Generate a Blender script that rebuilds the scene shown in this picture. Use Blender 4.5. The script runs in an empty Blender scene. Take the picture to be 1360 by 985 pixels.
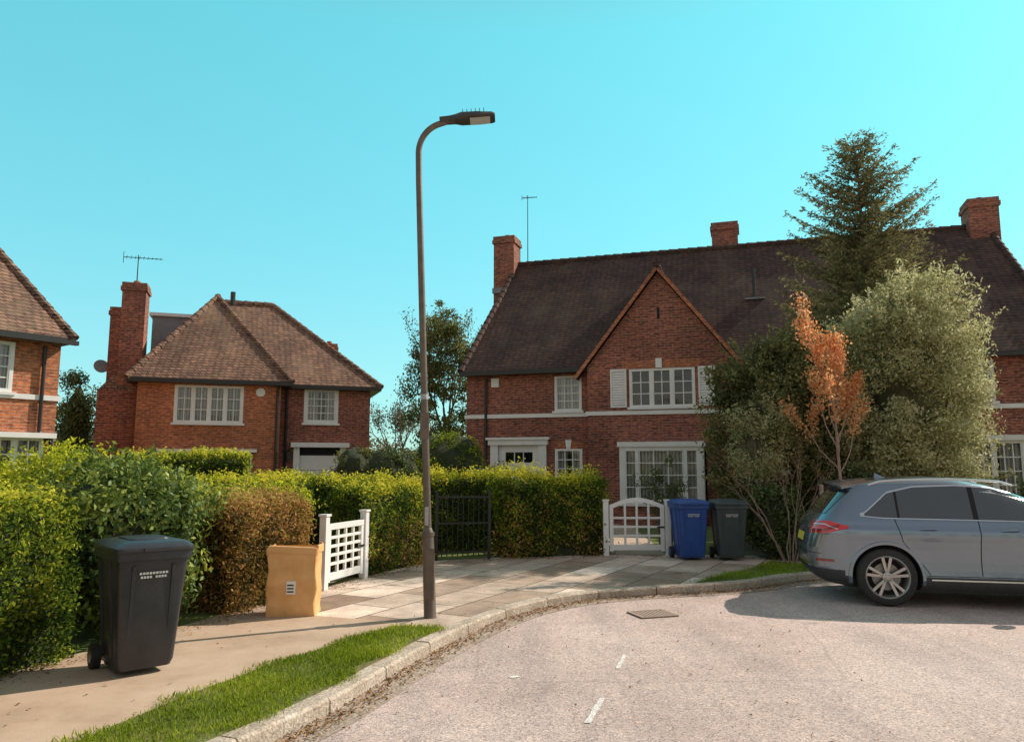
import bpy, math, random
import numpy as np
from mathutils import Vector, Matrix
rng=np.random.default_rng(11); random.seed(11)
R=math.radians
scene=bpy.context.scene
COL=scene.collection
# ------------------------------------------------------------------ materials
def N(nt,typ,props=None,ins=None):
    n=nt.nodes.new(typ)
    for k,v in (props or {}).items(): setattr(n,k,v)
    for k,v in (ins or {}).items():
        if isinstance(v,bpy.types.NodeSocket): nt.links.new(v,n.inputs[k])
        else: n.inputs[k].default_value=v
    return n
def c4(c): return (c[0],c[1],c[2],1.0)
def ramp(nt,fac,stops):
    r=nt.nodes.new('ShaderNodeValToRGB'); nt.links.new(fac,r.inputs[0])
    e=r.color_ramp.elements
    while len(e)<len(stops): e.new(0.5)
    for i,(p,c) in enumerate(stops):
        e[i].position=p; e[i].color=c4(c)
    return r.outputs[0]
def M(name):
    m=bpy.data.materials.new(name); m.use_nodes=True
    return m,m.node_tree,m.node_tree.nodes['Principled BSDF']
def mixc(nt,a,b,fac,mode='MIX'):
    n=nt.nodes.new('ShaderNodeMixRGB'); n.blend_type=mode
    for k,v in ((0,fac),(1,a),(2,b)):
        if isinstance(v,bpy.types.NodeSocket): nt.links.new(v,n.inputs[k])
        elif k==0: n.inputs[k].default_value=v
        else: n.inputs[k].default_value=c4(v)
    return n.outputs[0]
def objco(nt): return nt.nodes.new('ShaderNodeTexCoord').outputs['Object']
def noise(nt,vec,scale,detail=3,rough=.55):
    return N(nt,'ShaderNodeTexNoise',None,{'Vector':vec,'Scale':scale,'Detail':detail,'Roughness':rough}).outputs[0]
def bump(nt,b,h,strength,dist=.01):
    bn=N(nt,'ShaderNodeBump',None,{'Height':h,'Strength':strength,'Distance':dist})
    nt.links.new(bn.outputs[0],b.inputs['Normal'])
def pm(name,c1,c2=None,scale=6,rough=.6,metal=0,coat=0,bmp=0,bscale=60,spec=.5):
    m,nt,b=M(name); c2=c2 or tuple(x*.8 for x in c1)
    co=objco(nt); n=noise(nt,co,scale)
    nt.links.new(ramp(nt,n,[(.3,c1),(.7,c2)]),b.inputs['Base Color'])
    b.inputs['Roughness'].default_value=rough; b.inputs['Metallic'].default_value=metal
    b.inputs['Coat Weight'].default_value=coat; b.inputs['Coat Roughness'].default_value=.03
    b.inputs['Specular IOR Level'].default_value=spec
    if bmp: bump(nt,b,noise(nt,co,bscale),bmp)
    return m
def brickmat(name,ca,cb,mortar,dark=.5):
    m,nt,b=M(name); co=objco(nt)
    s=N(nt,'ShaderNodeSeparateXYZ',None,{0:co})
    ad=N(nt,'ShaderNodeMath',{'operation':'ADD'},{0:s.outputs[0],1:s.outputs[1]})
    cb_=N(nt,'ShaderNodeCombineXYZ',None,{0:ad.outputs[0],1:s.outputs[2]})
    bt=N(nt,'ShaderNodeTexBrick',None,{'Vector':cb_.outputs[0],'Color1':c4(ca),'Color2':c4(cb),'Mortar':c4(mortar),'Scale':1.0,'Mortar Size':.008,'Mortar Smooth':.1,'Brick Width':.225,'Row Height':.075,'Bias':0.0})
    n1=noise(nt,N(nt,'ShaderNodeMapping',None,{'Vector':cb_.outputs[0],'Scale':(4.4,13.3,1)}).outputs[0],1.6,2)
    r1=ramp(nt,n1,[(.34,(dark,dark,dark*1.15)),(.5,(1,1,1)),(.68,(1.45,1.3,1.15))])
    c=mixc(nt,bt.outputs[0],r1,1.0,'MULTIPLY')
    n2=noise(nt,co,.6,4)
    c=mixc(nt,c,ramp(nt,n2,[(.3,(.68,.68,.70)),(.7,(1.2,1.17,1.15))]),1.0,'MULTIPLY')
    nt.links.new(c,b.inputs['Base Color']); b.inputs['Roughness'].default_value=.9
    b.inputs['Specular IOR Level'].default_value=.2
    bump(nt,b,bt.outputs[1],-.5,.01)
    return m
def tilemat(name,ca,cb,lich):
    m,nt,b=M(name); co=objco(nt)
    s=N(nt,'ShaderNodeSeparateXYZ',None,{0:co})
    ad=N(nt,'ShaderNodeMath',{'operation':'ADD'},{0:s.outputs[0],1:s.outputs[1]})
    cb_=N(nt,'ShaderNodeCombineXYZ',None,{0:ad.outputs[0],1:s.outputs[2]})
    bt=N(nt,'ShaderNodeTexBrick',None,{'Vector':cb_.outputs[0],'Color1':c4(ca),'Color2':c4(cb),'Mortar':(.022,.017,.016,1),'Scale':1.0,'Mortar Size':.011,'Mortar Smooth':.3,'Brick Width':.19,'Row Height':.095})
    n1=noise(nt,N(nt,'ShaderNodeMapping',None,{'Vector':cb_.outputs[0],'Scale':(5.2,10.5,1)}).outputs[0],1.5,2)
    c=mixc(nt,bt.outputs[0],ramp(nt,n1,[(.3,(.6,.6,.65)),(.5,(1,1,1)),(.7,(1.4,1.3,1.2))]),1.0,'MULTIPLY')
    n2=noise(nt,co,.9,4,.65)
    c=mixc(nt,c,lich,ramp(nt,n2,[(.5,(0,0,0)),(.75,(.6,.6,.6))]))
    n3=noise(nt,N(nt,'ShaderNodeMapping',None,{'Vector':co,'Scale':(1.2,1.2,.15)}).outputs[0],1.0,3)
    c=mixc(nt,c,ramp(nt,n3,[(.35,(.72,.72,.74)),(.65,(1.15,1.12,1.1))]),1.0,'MULTIPLY')
    nt.links.new(c,b.inputs['Base Color']); b.inputs['Roughness'].default_value=.85
    b.inputs['Specular IOR Level'].default_value=.25
    fr=N(nt,'ShaderNodeMath',{'operation':'FRACT'},{0:N(nt,'ShaderNodeMath',{'operation':'DIVIDE'},{0:s.outputs[2],1:.095}).outputs[0]})
    bump(nt,b,fr.outputs[0],-.9,.03)
    return m
def leafmat(name,stops,trans=.35,gain=1.5,gloss=0.0):
    m=bpy.data.materials.new(name); m.use_nodes=True; nt=m.node_tree; nt.nodes.clear()
    stops=[(p,tuple(min(x*gain,.85) for x in c)) for p,c in stops]
    a=N(nt,'ShaderNodeAttribute',{'attribute_name':'tone'})
    c=ramp(nt,a.outputs['Fac'],stops)
    p=N(nt,'ShaderNodeBsdfDiffuse',None,{'Color':c})
    t=N(nt,'ShaderNodeBsdfTranslucent',None,{'Color':c})
    mx=N(nt,'ShaderNodeMixShader',None,{0:trans,1:p.outputs[0],2:t.outputs[0]})
    if gloss:
        g=N(nt,'ShaderNodeBsdfGlossy',None,{'Color':(.6,.65,.55,1),'Roughness':.5})
        mx=N(nt,'ShaderNodeMixShader',None,{0:gloss,1:mx.outputs[0],2:g.outputs[0]})
    o=nt.nodes.new('ShaderNodeOutputMaterial'); nt.links.new(mx.outputs[0],o.inputs[0])
    return m
def glassmat(name,tint=(.85,.88,.88),blend=.42):
    m=bpy.data.materials.new(name); m.use_nodes=True; nt=m.node_tree; nt.nodes.clear()
    lw=N(nt,'ShaderNodeLayerWeight',None,{'Blend':blend})
    t=N(nt,'ShaderNodeBsdfTransparent',None,{'Color':c4(tint)})
    nb=N(nt,'ShaderNodeBump',None,{'Height':noise(nt,objco(nt),1.7,1),'Strength':.25,'Distance':.05})
    g=N(nt,'ShaderNodeBsdfGlossy',None,{'Color':(.9,.93,.95,1),'Roughness':.04,'Normal':nb.outputs[0]})
    mx=N(nt,'ShaderNodeMixShader',None,{0:lw.outputs[0],1:t.outputs[0],2:g.outputs[0]})
    o=nt.nodes.new('ShaderNodeOutputMaterial'); nt.links.new(mx.outputs[0],o.inputs[0])
    return m
WHITE=pm('white_paint',(.84,.83,.82),(.74,.73,.72),3,.45)
BRICK=brickmat('red_brick',(.39,.13,.085),(.20,.072,.055),(.32,.23,.19))
BRICK2=brickmat('orange_brick',(.56,.185,.085),(.34,.11,.06),(.40,.29,.20),.62)
TILE=tilemat('roof_tile',(.125,.068,.056),(.075,.047,.043),(.12,.09,.075))
TILE2=tilemat('roof_tile_weathered',(.34,.20,.14),(.20,.125,.095),(.29,.21,.14))
GLASS=glassmat('window_glass')
DARK=pm('dark_interior',(.012,.012,.014),(.02,.02,.02),3,.9)
LEAD=pm('lead_grey',(.20,.21,.23),(.28,.28,.30),3,.6)
BLACK=pm('black_iron',(.012,.012,.013),(.02,.02,.02),10,.4)
PIPE=pm('drainpipe_black',(.02,.018,.018),(.03,.028,.028),10,.45)
def curtainmat():
    m,nt,b=M('curtain'); co=objco(nt)
    w=N(nt,'ShaderNodeTexWave',{'bands_direction':'X'},{'Vector':co,'Scale':3.2,'Distortion':1.2,'Detail':2.0})
    nt.links.new(ramp(nt,w.outputs[1],[(.1,(.38,.36,.36)),(.9,(.8,.78,.78))]),b.inputs['Base Color'])
    b.inputs['Roughness'].default_value=.9; return m
CURT=curtainmat()
def roadmat():
    m,nt,b=M('road_asphalt'); co=objco(nt)
    big=noise(nt,co,.35,4,.6)
    c=ramp(nt,big,[(.3,(.43,.325,.295)),(.5,(.53,.415,.38)),(.72,(.60,.485,.45))])
    med=noise(nt,co,5,4,.75)
    c=mixc(nt,c,ramp(nt,med,[(.35,(.93,.93,.94)),(.65,(1.06,1.06,1.05))]),1.0,'MULTIPLY')
    v=N(nt,'ShaderNodeTexVoronoi',None,{'Vector':co,'Scale':80.0})
    c=mixc(nt,c,ramp(nt,N(nt,'ShaderNodeSeparateColor',None,{0:v.outputs['Color']}).outputs[0],[(.0,(.5,.5,.52)),(.3,(.93,.93,.93)),(.8,(1.12,1.1,1.08)),(1,(1.5,1.45,1.4))]),1.0,'MULTIPLY')
    st=noise(nt,N(nt,'ShaderNodeMapping',None,{'Vector':co,'Rotation':(0,0,R(-25)),'Scale':(1.6,.22,1)}).outputs[0],1.2,4,.6)
    c=mixc(nt,c,ramp(nt,st,[(.35,(.82,.82,.84)),(.55,(1.03,1.02,1.0)),(.7,(1.08,1.07,1.05))]),.8,'MULTIPLY')
    # oil drips / stains
    ol=N(nt,'ShaderNodeTexVoronoi',None,{'Vector':co,'Scale':.9})
    c=mixc(nt,c,ramp(nt,ol.outputs['Distance'],[(.0,(.6,.6,.62)),(.06,(.8,.8,.8)),(.12,(1,1,1))]),.6,'MULTIPLY')
    cr=N(nt,'ShaderNodeTexVoronoi',{'feature':'DISTANCE_TO_EDGE'},{'Vector':N(nt,'ShaderNodeMapping',None,{'Vector':mixc(nt,co,N(nt,'ShaderNodeTexNoise',None,{'Vector':co,'Scale':1.5}).outputs[1],.12),'Scale':(.3,.3,.3)}).outputs[0],'Scale':1.0})
    c=mixc(nt,c,ramp(nt,cr.outputs[0],[(.0,(.6,.6,.6)),(.005,(1,1,1))]),.5,'MULTIPLY')
    nt.links.new(c,b.inputs['Base Color']); b.inputs['Roughness'].default_value=.75
    b.inputs['Specular IOR Level'].default_value=.4
    bump(nt,b,noise(nt,co,90,2),.6,.01)
    return m
def flagmat():
    m,nt,b=M('paving_flagstones'); co=objco(nt)
    mp=N(nt,'ShaderNodeMapping',None,{'Vector':co,'Rotation':(0,0,R(-62)),'Scale':(1,1,1)})
    bt=N(nt,'ShaderNodeTexBrick',None,{'Vector':mp.outputs[0],'Color1':(.84,.70,.60,1),'Color2':(.33,.23,.165,1),'Mortar':(.12,.09,.07,1),'Scale':1.0,'Mortar Size':.012,'Mortar Smooth':.2,'Brick Width':.92,'Row Height':.61})
    n1=noise(nt,co,2.2,5,.7)
    c=mixc(nt,bt.outputs[0],ramp(nt,n1,[(.32,(.68,.66,.64)),(.68,(1.2,1.18,1.15))]),1.0,'MULTIPLY')
    n3=noise(nt,co,60,3)
    c=mixc(nt,c,ramp(nt,n3,[(.35,(.8,.8,.8)),(.65,(1.12,1.12,1.12))]),1.0,'MULTIPLY')
    nt.links.new(c,b.inputs['Base Color']); b.inputs['Roughness'].default_value=.85
    bump(nt,b,bt.outputs[1],-.5,.01)
    return m
def groundmat(name,a,b_,c_,s=1.5,fs=45,fl=.6,fh=1.3):
    m,nt,b=M(name); co=objco(nt)
    n1=noise(nt,co,s,5,.7)
    c=ramp(nt,n1,[(.3,a),(.5,b_),(.7,c_)])
    c=mixc(nt,c,ramp(nt,noise(nt,co,fs,3),[(.3,(fl,fl,fl)),(.7,(fh,fh,fh))]),1.0,'MULTIPLY')
    nt.links.new(c,b.inputs['Base Color']); b.inputs['Roughness'].default_value=.95
    bump(nt,b,noise(nt,co,fs*1.1,3),.6 if fl<.7 else .3,.02 if fl<.7 else .008); return m
# ------------------------------------------------------------------ mesh builder
class MB:
    def __init__(s): s.v=[];s.f=[];s.m=[]
    def add(s,vs,fs,m=0,T=None):
        o=len(s.v)
        if T is not None: vs=[T@Vector(p) for p in vs]
        s.v+=[tuple(p) for p in vs]; s.f+=[[i+o for i in f] for f in fs]; s.m+=[m]*len(fs)
    def box(s,x0,x1,y0,y1,z0,z1,m=0,T=None):
        vs=[(x0,y0,z0),(x1,y0,z0),(x1,y1,z0),(x0,y1,z0),(x0,y0,z1),(x1,y0,z1),(x1,y1,z1),(x0,y1,z1)]
        s.add(vs,[(0,3,2,1),(4,5,6,7),(0,1,5,4),(1,2,6,5),(2,3,7,6),(3,0,4,7)],m,T)
    def beam(s,p0,p1,w,h,m=0):
        p0=Vector(p0);p1=Vector(p1);d=p1-p0;L=d.length
        T=Matrix.Translation(p0)@d.to_track_quat('X','Z').to_matrix().to_4x4()
        s.box(0,L,-w/2,w/2,-h/2,h/2,m,T)
    def cyl(s,p0,p1,r0,r1=None,n=8,m=0,caps=True):
        r1=r0 if r1 is None else r1
        p0=Vector(p0);p1=Vector(p1);d=(p1-p0)
        q=d.to_track_quat('Z','Y').to_matrix()
        vs=[]
        for p,r in((p0,r0),(p1,r1)):
            for i in range(n):
                a=2*math.pi*i/n; vs.append(p+q@Vector((r*math.cos(a),r*math.sin(a),0)))
        fs=[(i,(i+1)%n,n+(i+1)%n,n+i) for i in range(n)]
        if caps: fs+=[tuple(range(n-1,-1,-1)),tuple(range(n,2*n))]
        s.add(vs,fs,m)
    def pipe(s,pts,rs,n=10,m=0):
        pts=[Vector(p) for p in pts]; rings=[]; ref=None
        for i,p in enumerate(pts):
            t=(pts[min(i+1,len(pts)-1)]-pts[max(i-1,0)]).normalized()
            if ref is None: ref=Vector((0,1,0)) if abs(t.y)<.8 else Vector((1,0,0))
            a=t.cross(ref).normalized(); bb=t.cross(a); ref=-bb
            rings.append([p+a*(rs[i]*math.cos(2*math.pi*k/n))+bb*(rs[i]*math.sin(2*math.pi*k/n)) for k in range(n)])
        s.loft(rings,m)
    def loft(s,rings,m=0,cap=True,T=None):
        n=len(rings[0]); vs=[p for r in rings for p in r]; fs=[]
        for j in range(len(rings)-1):
            for i in range(n): fs.append((j*n+i,j*n+(i+1)%n,(j+1)*n+(i+1)%n,(j+1)*n+i))
        if cap: fs+=[tuple(range(n-1,-1,-1)),tuple(range((len(rings)-1)*n,len(rings)*n))]
        s.add(vs,fs,m,T)
    def ridge(s,p0,p1,r=.11,m=0):
        p0=Vector(p0);p1=Vector(p1);L=(p1-p0).length;k=max(1,int(L/.33))
        for i in range(k): s.cyl(p0.lerp(p1,i/k),p0.lerp(p1,(i+1.05)/k),r*1.12,r*.88,8,m)
    def build(s,name,mats,parent=None,smooth=False,loc=None,rotz=None,bevel=0):
        me=bpy.data.meshes.new(name); me.from_pydata(s.v,[],s.f); 
        for mt in mats: me.materials.append(mt)
        me.polygons.foreach_set('material_index',s.m)
        if smooth:
            me.polygons.foreach_set('use_smooth',[True]*len(me.polygons))
            me.set_sharp_from_angle(angle=R(38))
        me.update(); o=bpy.data.objects.new(name,me); COL.objects.link(o)
        if parent: o.parent=parent
        if loc: o.location=loc
        if rotz is not None: o.rotation_euler=(0,0,rotz)
        if bevel:
            md=o.modifiers.new('bev','BEVEL'); md.width=bevel; md.segments=2; md.limit_method='ANGLE'
        return o
def empty(name,loc,rotz=0):
    o=bpy.data.objects.new(name,None); COL.objects.link(o); o.location=loc; o.rotation_euler=(0,0,rotz); return o
def rrect(hx,hy,r,z,cx=0,cy=0,n=4):
    pts=[]
    for k,(sx,sy) in enumerate(((1,1),(-1,1),(-1,-1),(1,-1))):
        for i in range(n+1):
            a=math.pi/2*k+math.pi/2*i/n
            pts.append((cx+sx*(hx-r)+r*math.cos(a),cy+sy*(hy-r)+r*math.sin(a),z))
    return pts
# ------------------------------------------------------------------ foliage
def unit(a): return a/np.maximum(np.linalg.norm(a,axis=1,keepdims=True),1e-9)
def rdir(n): return unit(rng.normal(size=(n,3)))
def lump(p,f=2.0,ph=0.0):
    x,y,z=p[:,0]*f,p[:,1]*f,p[:,2]*f
    return (np.sin(x*1.7+y*.6+ph)+np.sin(y*2.1-z*1.3+1.3+ph)+np.sin(z*1.9+x*1.1+2.1+ph)+.6*np.sin(3.1*x-2.3*y+z*2.7+ph))/3.6
def leafobj(name,P,L,W,tone,mat,Nn=None,A=None,parent=None):
    n=len(P)
    if A is None:
        Nn=rdir(n) if Nn is None else unit(Nn)
        A=rdir(n); A=unit(A-(A*Nn).sum(1,keepdims=True)*Nn)
    else:
        A=unit(A); Nn=rdir(n) if Nn is None else Nn; Nn=unit(Nn-(A*Nn).sum(1,keepdims=True)*A)
    B=np.cross(Nn,A)
    L=np.broadcast_to(np.asarray(L,float),(n,))[:,None]; W=np.broadcast_to(np.asarray(W,float),(n,))[:,None]
    V=np.stack([P-A*L,P+B*W+Nn*W*.35,P+A*L,P-B*W+Nn*W*.35],1).reshape(-1,3)
    me=bpy.data.meshes.new(name)
    me.vertices.add(4*n); me.vertices.foreach_set('co',V.astype(np.float32).ravel())
    me.loops.add(4*n); me.loops.foreach_set('vertex_index',np.arange(4*n,dtype=np.int32))
    me.polygons.add(n); me.polygons.foreach_set('loop_start',np.arange(0,4*n,4,dtype=np.int32))
    me.update(calc_edges=True)
    at=me.attributes.new('tone','FLOAT','POINT'); at.data.foreach_set('value',np.repeat(np.clip(tone,0,1),4).astype(np.float32))
    me.materials.append(mat)
    o=bpy.data.objects.new(name,me); COL.objects.link(o)
    if parent: o.parent=parent
    return o
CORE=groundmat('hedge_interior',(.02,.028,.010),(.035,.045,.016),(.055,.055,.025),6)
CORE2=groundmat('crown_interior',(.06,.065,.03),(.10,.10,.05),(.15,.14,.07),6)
BARK=pm('bark',(.11,.08,.06),(.18,.13,.10),12,.9,bmp=.6,bscale=40)
BARKP=pm('bark_pale',(.27,.18,.15),(.38,.26,.21),12,.9)
def hedge(name,path,w,h,ls,dens,mat,jit=.05,z0=0.0,topb=.25,ph=0.,amp=.05,brown=None):
    root=empty(name,(0,0,0))
    pts=np.array(path,float); seg=np.linalg.norm(np.diff(pts,axis=0),axis=1); cum=np.concatenate([[0],np.cumsum(seg)]); T=cum[-1]
    def at(s):
        x=np.interp(s,cum,pts[:,0]); y=np.interp(s,cum,pts[:,1])
        i=np.clip(np.searchsorted(cum,s)-1,0,len(seg)-1); d=np.diff(pts,axis=0)[i]/seg[i][:,None]
        return x,y,d
    per=2*h+w; n=int(dens*T*per)
    s=rng.random(n)*T; u=rng.random(n)*per
    x,y,d=at(s); nx,ny=d[:,1],-d[:,0]
    side=np.where(u<h,1,np.where(u<h+w,0,-1))
    off=np.where(side==1,w/2,np.where(side==-1,-w/2,u-h-w/2)); z=np.where(side==1,u,np.where(side==-1,u-h-w,h))
    k=np.clip((z-(h-.15))/.15,0,1)*(side!=0); off=off-np.sign(off)*.07*k**2
    e=np.clip((np.abs(off)-(w/2-.15))/.15,0,1)*(side==0); z=z-.07*e**2
    O=np.stack([nx*side,ny*side,(side==0)*1.0],1)
    P=np.stack([x+nx*off,y+ny*off,z+z0],1)
    for sgn,ss in((-1,0.0),(1,T)):
        m=int(dens*w*h); xx,yy,dd=at(np.full(m,ss)); o2=(rng.random(m)-.5)*w; zz=rng.random(m)*h
        P=np.vstack([P,np.stack([xx+dd[:,1]*o2,yy-dd[:,0]*o2,zz+z0],1)]); O=np.vstack([O,np.stack([dd[:,0]*sgn,dd[:,1]*sgn,zz*0],1)])
    nn=len(P)
    hl=lump(P,6,ph)+.6*lump(P,14,ph+2)
    P=P+O*((lump(P,2.2,ph)*amp+hl*amp*.6)[:,None]+rng.normal(size=(nn,1))*jit*.6-.01)+rng.normal(size=(nn,3))*.012
    st=rng.random(nn)<(.05+.18*(O[:,2]>.5)); P[st]+=O[st]*rng.random((st.sum(),1))*jit*2.0
    hf=np.clip(P[:,2]/h,0,1)
    tone=.34+.25*lump(P,3,ph+1)+.18*hl+rng.normal(size=nn)*.20+topb*(O[:,2]>.5)+.14*hf**3  # tops lighter: fresh growth plus sun glow put into the leaf tone
    bare=(rng.random(nn)<.35*np.clip(.35-hf,0,1)*2)|(rng.random(nn)<.5*np.clip(-hl-.35,0,1)); 
    P=P[~bare];O=O[~bare];tone=tone[~bare];hf=hf[~bare];nn=len(P)
    L_=ls*rng.uniform(.7,1.25,nn); W_=ls*.5*rng.uniform(.8,1.2,nn); NN=O*.8+rdir(nn)*1.0
    if brown is not None:
        bm=rng.random(nn)<np.clip(.75*(.75-hf)+.35*lump(P,2.5,ph+5),0,.7)
        leafobj('dry_leaves',P[bm],L_[bm],W_[bm],tone[bm]+.2,brown,NN[bm],parent=root)
        P,L_,W_,tone,NN=P[~bm],L_[~bm],W_[~bm],tone[~bm],NN[~bm]
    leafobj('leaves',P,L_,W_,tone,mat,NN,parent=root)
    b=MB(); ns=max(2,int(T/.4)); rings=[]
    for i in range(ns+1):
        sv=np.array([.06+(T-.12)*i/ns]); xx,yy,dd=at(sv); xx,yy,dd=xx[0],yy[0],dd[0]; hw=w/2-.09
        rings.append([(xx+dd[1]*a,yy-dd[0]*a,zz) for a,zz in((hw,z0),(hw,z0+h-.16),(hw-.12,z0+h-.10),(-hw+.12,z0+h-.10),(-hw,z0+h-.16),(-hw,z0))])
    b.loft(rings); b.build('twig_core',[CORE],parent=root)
    return root
def shrub(name,c,rad,nc,cr,lpc,ls,mat,core=.62,trunk=True,jag=.25,asp=.5,ph=0.,root=None,minz=.05,tb=0.,shoots=0,cmat=None,inner=.45,sl=.5):
    root=root or empty(name,(0,0,0))
    c=np.array(c,float); rad=np.array(rad,float)
    d=rdir(nc); rr=rng.uniform(inner,1.0,nc)**.5
    rr=rr*(1+jag*lump(d*3,1.,ph)+rng.normal(size=nc)*jag*.3)
    C=c+d*rad*rr[:,None]*(1-cr/rad.mean()*.6)
    C=C[C[:,2]>minz+.05]; nc=len(C)
    crs=cr*rng.uniform(.6,1.35,nc)
    ct=rng.normal(size=nc)*.12
    idx=np.repeat(np.arange(nc),lpc); n=len(idx)
    dd=rdir(n); q=rng.uniform(.4,1.12,n)
    P=C[idx]+dd*crs[idx][:,None]*q[:,None]*np.array([1,1,.85])
    T0=ct[idx]
    if shoots:
        ds=rdir(shoots); ds[:,2]=np.abs(ds[:,2])*.8; ds=unit(ds+np.array([0,0,.5])); s0=c+unit(ds)*rad*(.95+.2*lump(ds*3,1.,ph))[:,None]*.92
        K=26; t=rng.random((shoots,K)); Ls=rng.uniform(.3*sl,sl,(shoots,1))
        Q=(s0[:,None,:]+ds[:,None,:]*(t*Ls)[:,:,None]+rng.normal(size=(shoots,K,3))*.03).reshape(-1,3)
        P=np.vstack([P,Q]); dd=np.vstack([dd,rdir(len(Q))]); T0=np.concatenate([T0,np.full(len(Q),.08)])
    k=P[:,2]>minz; P=P[k];dd=dd[k];T0=T0[k];n=len(P)
    out=unit(P-c)
    tone=.45+tb+T0+rng.normal(size=n)*.15+.12*lump(P,1.5,ph)
    leafobj('leaves',P,ls*rng.uniform(.7,1.3,n),ls*asp*rng.uniform(.8,1.2,n),tone,mat,dd*.6+out*.4+rdir(n)*.9,parent=root)
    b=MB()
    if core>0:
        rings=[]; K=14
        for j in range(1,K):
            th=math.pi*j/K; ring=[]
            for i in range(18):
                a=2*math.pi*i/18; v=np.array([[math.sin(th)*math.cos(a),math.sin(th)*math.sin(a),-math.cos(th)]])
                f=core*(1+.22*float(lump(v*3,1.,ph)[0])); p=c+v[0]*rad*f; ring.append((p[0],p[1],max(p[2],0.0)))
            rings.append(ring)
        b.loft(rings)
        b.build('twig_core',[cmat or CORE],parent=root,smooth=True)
    if trunk:
        t=MB()
        for i in range(6):
            a=rng.uniform(0,6.28); e=c+np.array([math.cos(a)*rad[0]*.6,math.sin(a)*rad[1]*.6,rad[2]*rng.uniform(.1,.6)])
            mid=(c*.5+e*.5); mid[2]=max(.2,c[2]*.6)
            t.pipe([(c[0]+.08*math.cos(a),c[1]+.08*math.sin(a),0),tuple(mid),tuple(e)],[.06,.04,.012],6)
        t.build('stems',[BARK],parent=root)
    return root
def grow(p,d,L,r,depth,segs,tips,spread=.6,up=.15,kids=3,shrink=.68):
    p=Vector(p); d=Vector(d).normalized()
    for i in range(3):
        d=(d+Vector((random.gauss(0,.12),random.gauss(0,.12),random.gauss(0,.08)+up*.4))).normalized()
        q=p+d*L/3; r2=r*.86; segs.append((p.copy(),q.copy(),r,r2)); p=q; r=r2
        if depth<=1: tips.append((p.copy(),d.copy()))
    if depth>0:
        for k in range(kids):
            a=Vector((random.gauss(0,1),random.gauss(0,1),random.gauss(0,1))); a=(a-a.dot(d)*d).normalized()
            nd=(d+a*spread*random.uniform(.6,1.3)).normalized(); nd.z+=up
            grow(p,nd,L*shrink*random.uniform(.8,1.2),r*.7,depth-1,segs,tips,spread,up,kids,shrink)
def segmesh(name,segs,mat,parent,n=5):
    b=MB()
    for p,q,r0,r1 in segs: b.cyl(p,q,r0,r1,n,0,False)
    return b.build(name,[mat],parent=parent,smooth=True)
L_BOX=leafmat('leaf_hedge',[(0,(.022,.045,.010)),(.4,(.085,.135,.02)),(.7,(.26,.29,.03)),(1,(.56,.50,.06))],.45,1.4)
L_LAUREL=leafmat('leaf_laurel',[(0,(.022,.045,.014)),(.5,(.085,.135,.028)),(.8,(.25,.28,.05)),(1,(.45,.44,.09))],.35,1.4,.04)
L_BEECH=leafmat('leaf_beech',[(0,(.08,.055,.02)),(.3,(.18,.13,.03)),(.6,(.36,.19,.075)),(.85,(.5,.3,.12)),(1,(.4,.4,.09))],.4,1.25)
L_YEL=leafmat('leaf_yellow',[(0,(.05,.08,.015)),(.4,(.17,.23,.03)),(.7,(.46,.46,.04)),(1,(.8,.68,.05))],.42,1.25)
L_DARK=leafmat('leaf_dark',[(0,(.018,.03,.011)),(.5,(.06,.085,.028)),(1,(.17,.19,.06))],.3,1.4,.03)
L_OLIVE=leafmat('leaf_olive',[(0,(.045,.055,.02)),(.5,(.12,.125,.045)),(1,(.29,.26,.10))],.35,1.5)
L_HOLLY=leafmat('leaf_holly',[(0,(.035,.04,.015)),(.5,(.12,.122,.044)),(1,(.34,.30,.12))],.38,1.5,.03)
L_CREAM=leafmat('leaf_cream',[(0,(.16,.16,.06)),(.3,(.36,.35,.16)),(.65,(.60,.57,.34)),(1,(.82,.78,.55))],.46,1.1)
L_SPR=leafmat('leaf_spruce',[(0,(.06,.06,.03)),(.5,(.16,.15,.07)),(1,(.36,.30,.15))],.32,1.45)
L_ORG=leafmat('leaf_orange',[(0,(.6,.2,.07)),(.5,(.85,.42,.18)),(1,(.85,.62,.4))],.5,1.0)
L_GRASS=leafmat('grass_blade',[(0,(.07,.11,.012)),(.5,(.22,.29,.02)),(1,(.5,.5,.08))],.45,1.25)
L_LIT=leafmat('leaf_litter',[(0,(.12,.06,.03)),(.5,(.28,.15,.07)),(1,(.5,.34,.18))],.1,1.0)
L_FAR=leafmat('leaf_far',[(0,(.08,.08,.05)),(.5,(.17,.15,.09)),(1,(.32,.22,.14))],.2,1.2)
# ------------------------------------------------------------------ ground & road
def sheet(name,pts,z,mat):
    b=MB(); b.add([(p[0],p[1],z) for p in pts],[list(range(len(pts)))]); return b.build(name,[mat])
kp=[(-4.2,-12),(-3.9,-6),(-3.40,-2),(-2.85,1.5),(-2.18,3.6),(-1.66,4.79),(-1.31,5.59),(-1.02,6.55),(-.70,7.55),(-.30,8.55),(.2,9.42),(.85,10.1),(1.75,10.55),(2.75,10.85),(3.5,11.2),(4.3,11.8),(5.3,12.15),(7.5,12.35),(11,12.5),(18,12.6),(60,12.7)]
def catmull(P,k=10):
    P=[np.array(p,float) for p in P]; out=[]
    for i in range(len(P)-1):
        a=P[max(i-1,0)];b=P[i];c=P[i+1];d=P[min(i+2,len(P)-1)]
        for j in range(k):
            t=j/k; out.append(.5*((2*b)+(-a+c)*t+(2*a-5*b+4*c-d)*t*t+(-a+3*b-3*c+d)*t**3))
    out.append(P[-1]); return np.array(out)
KC=catmull(kp)
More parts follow.
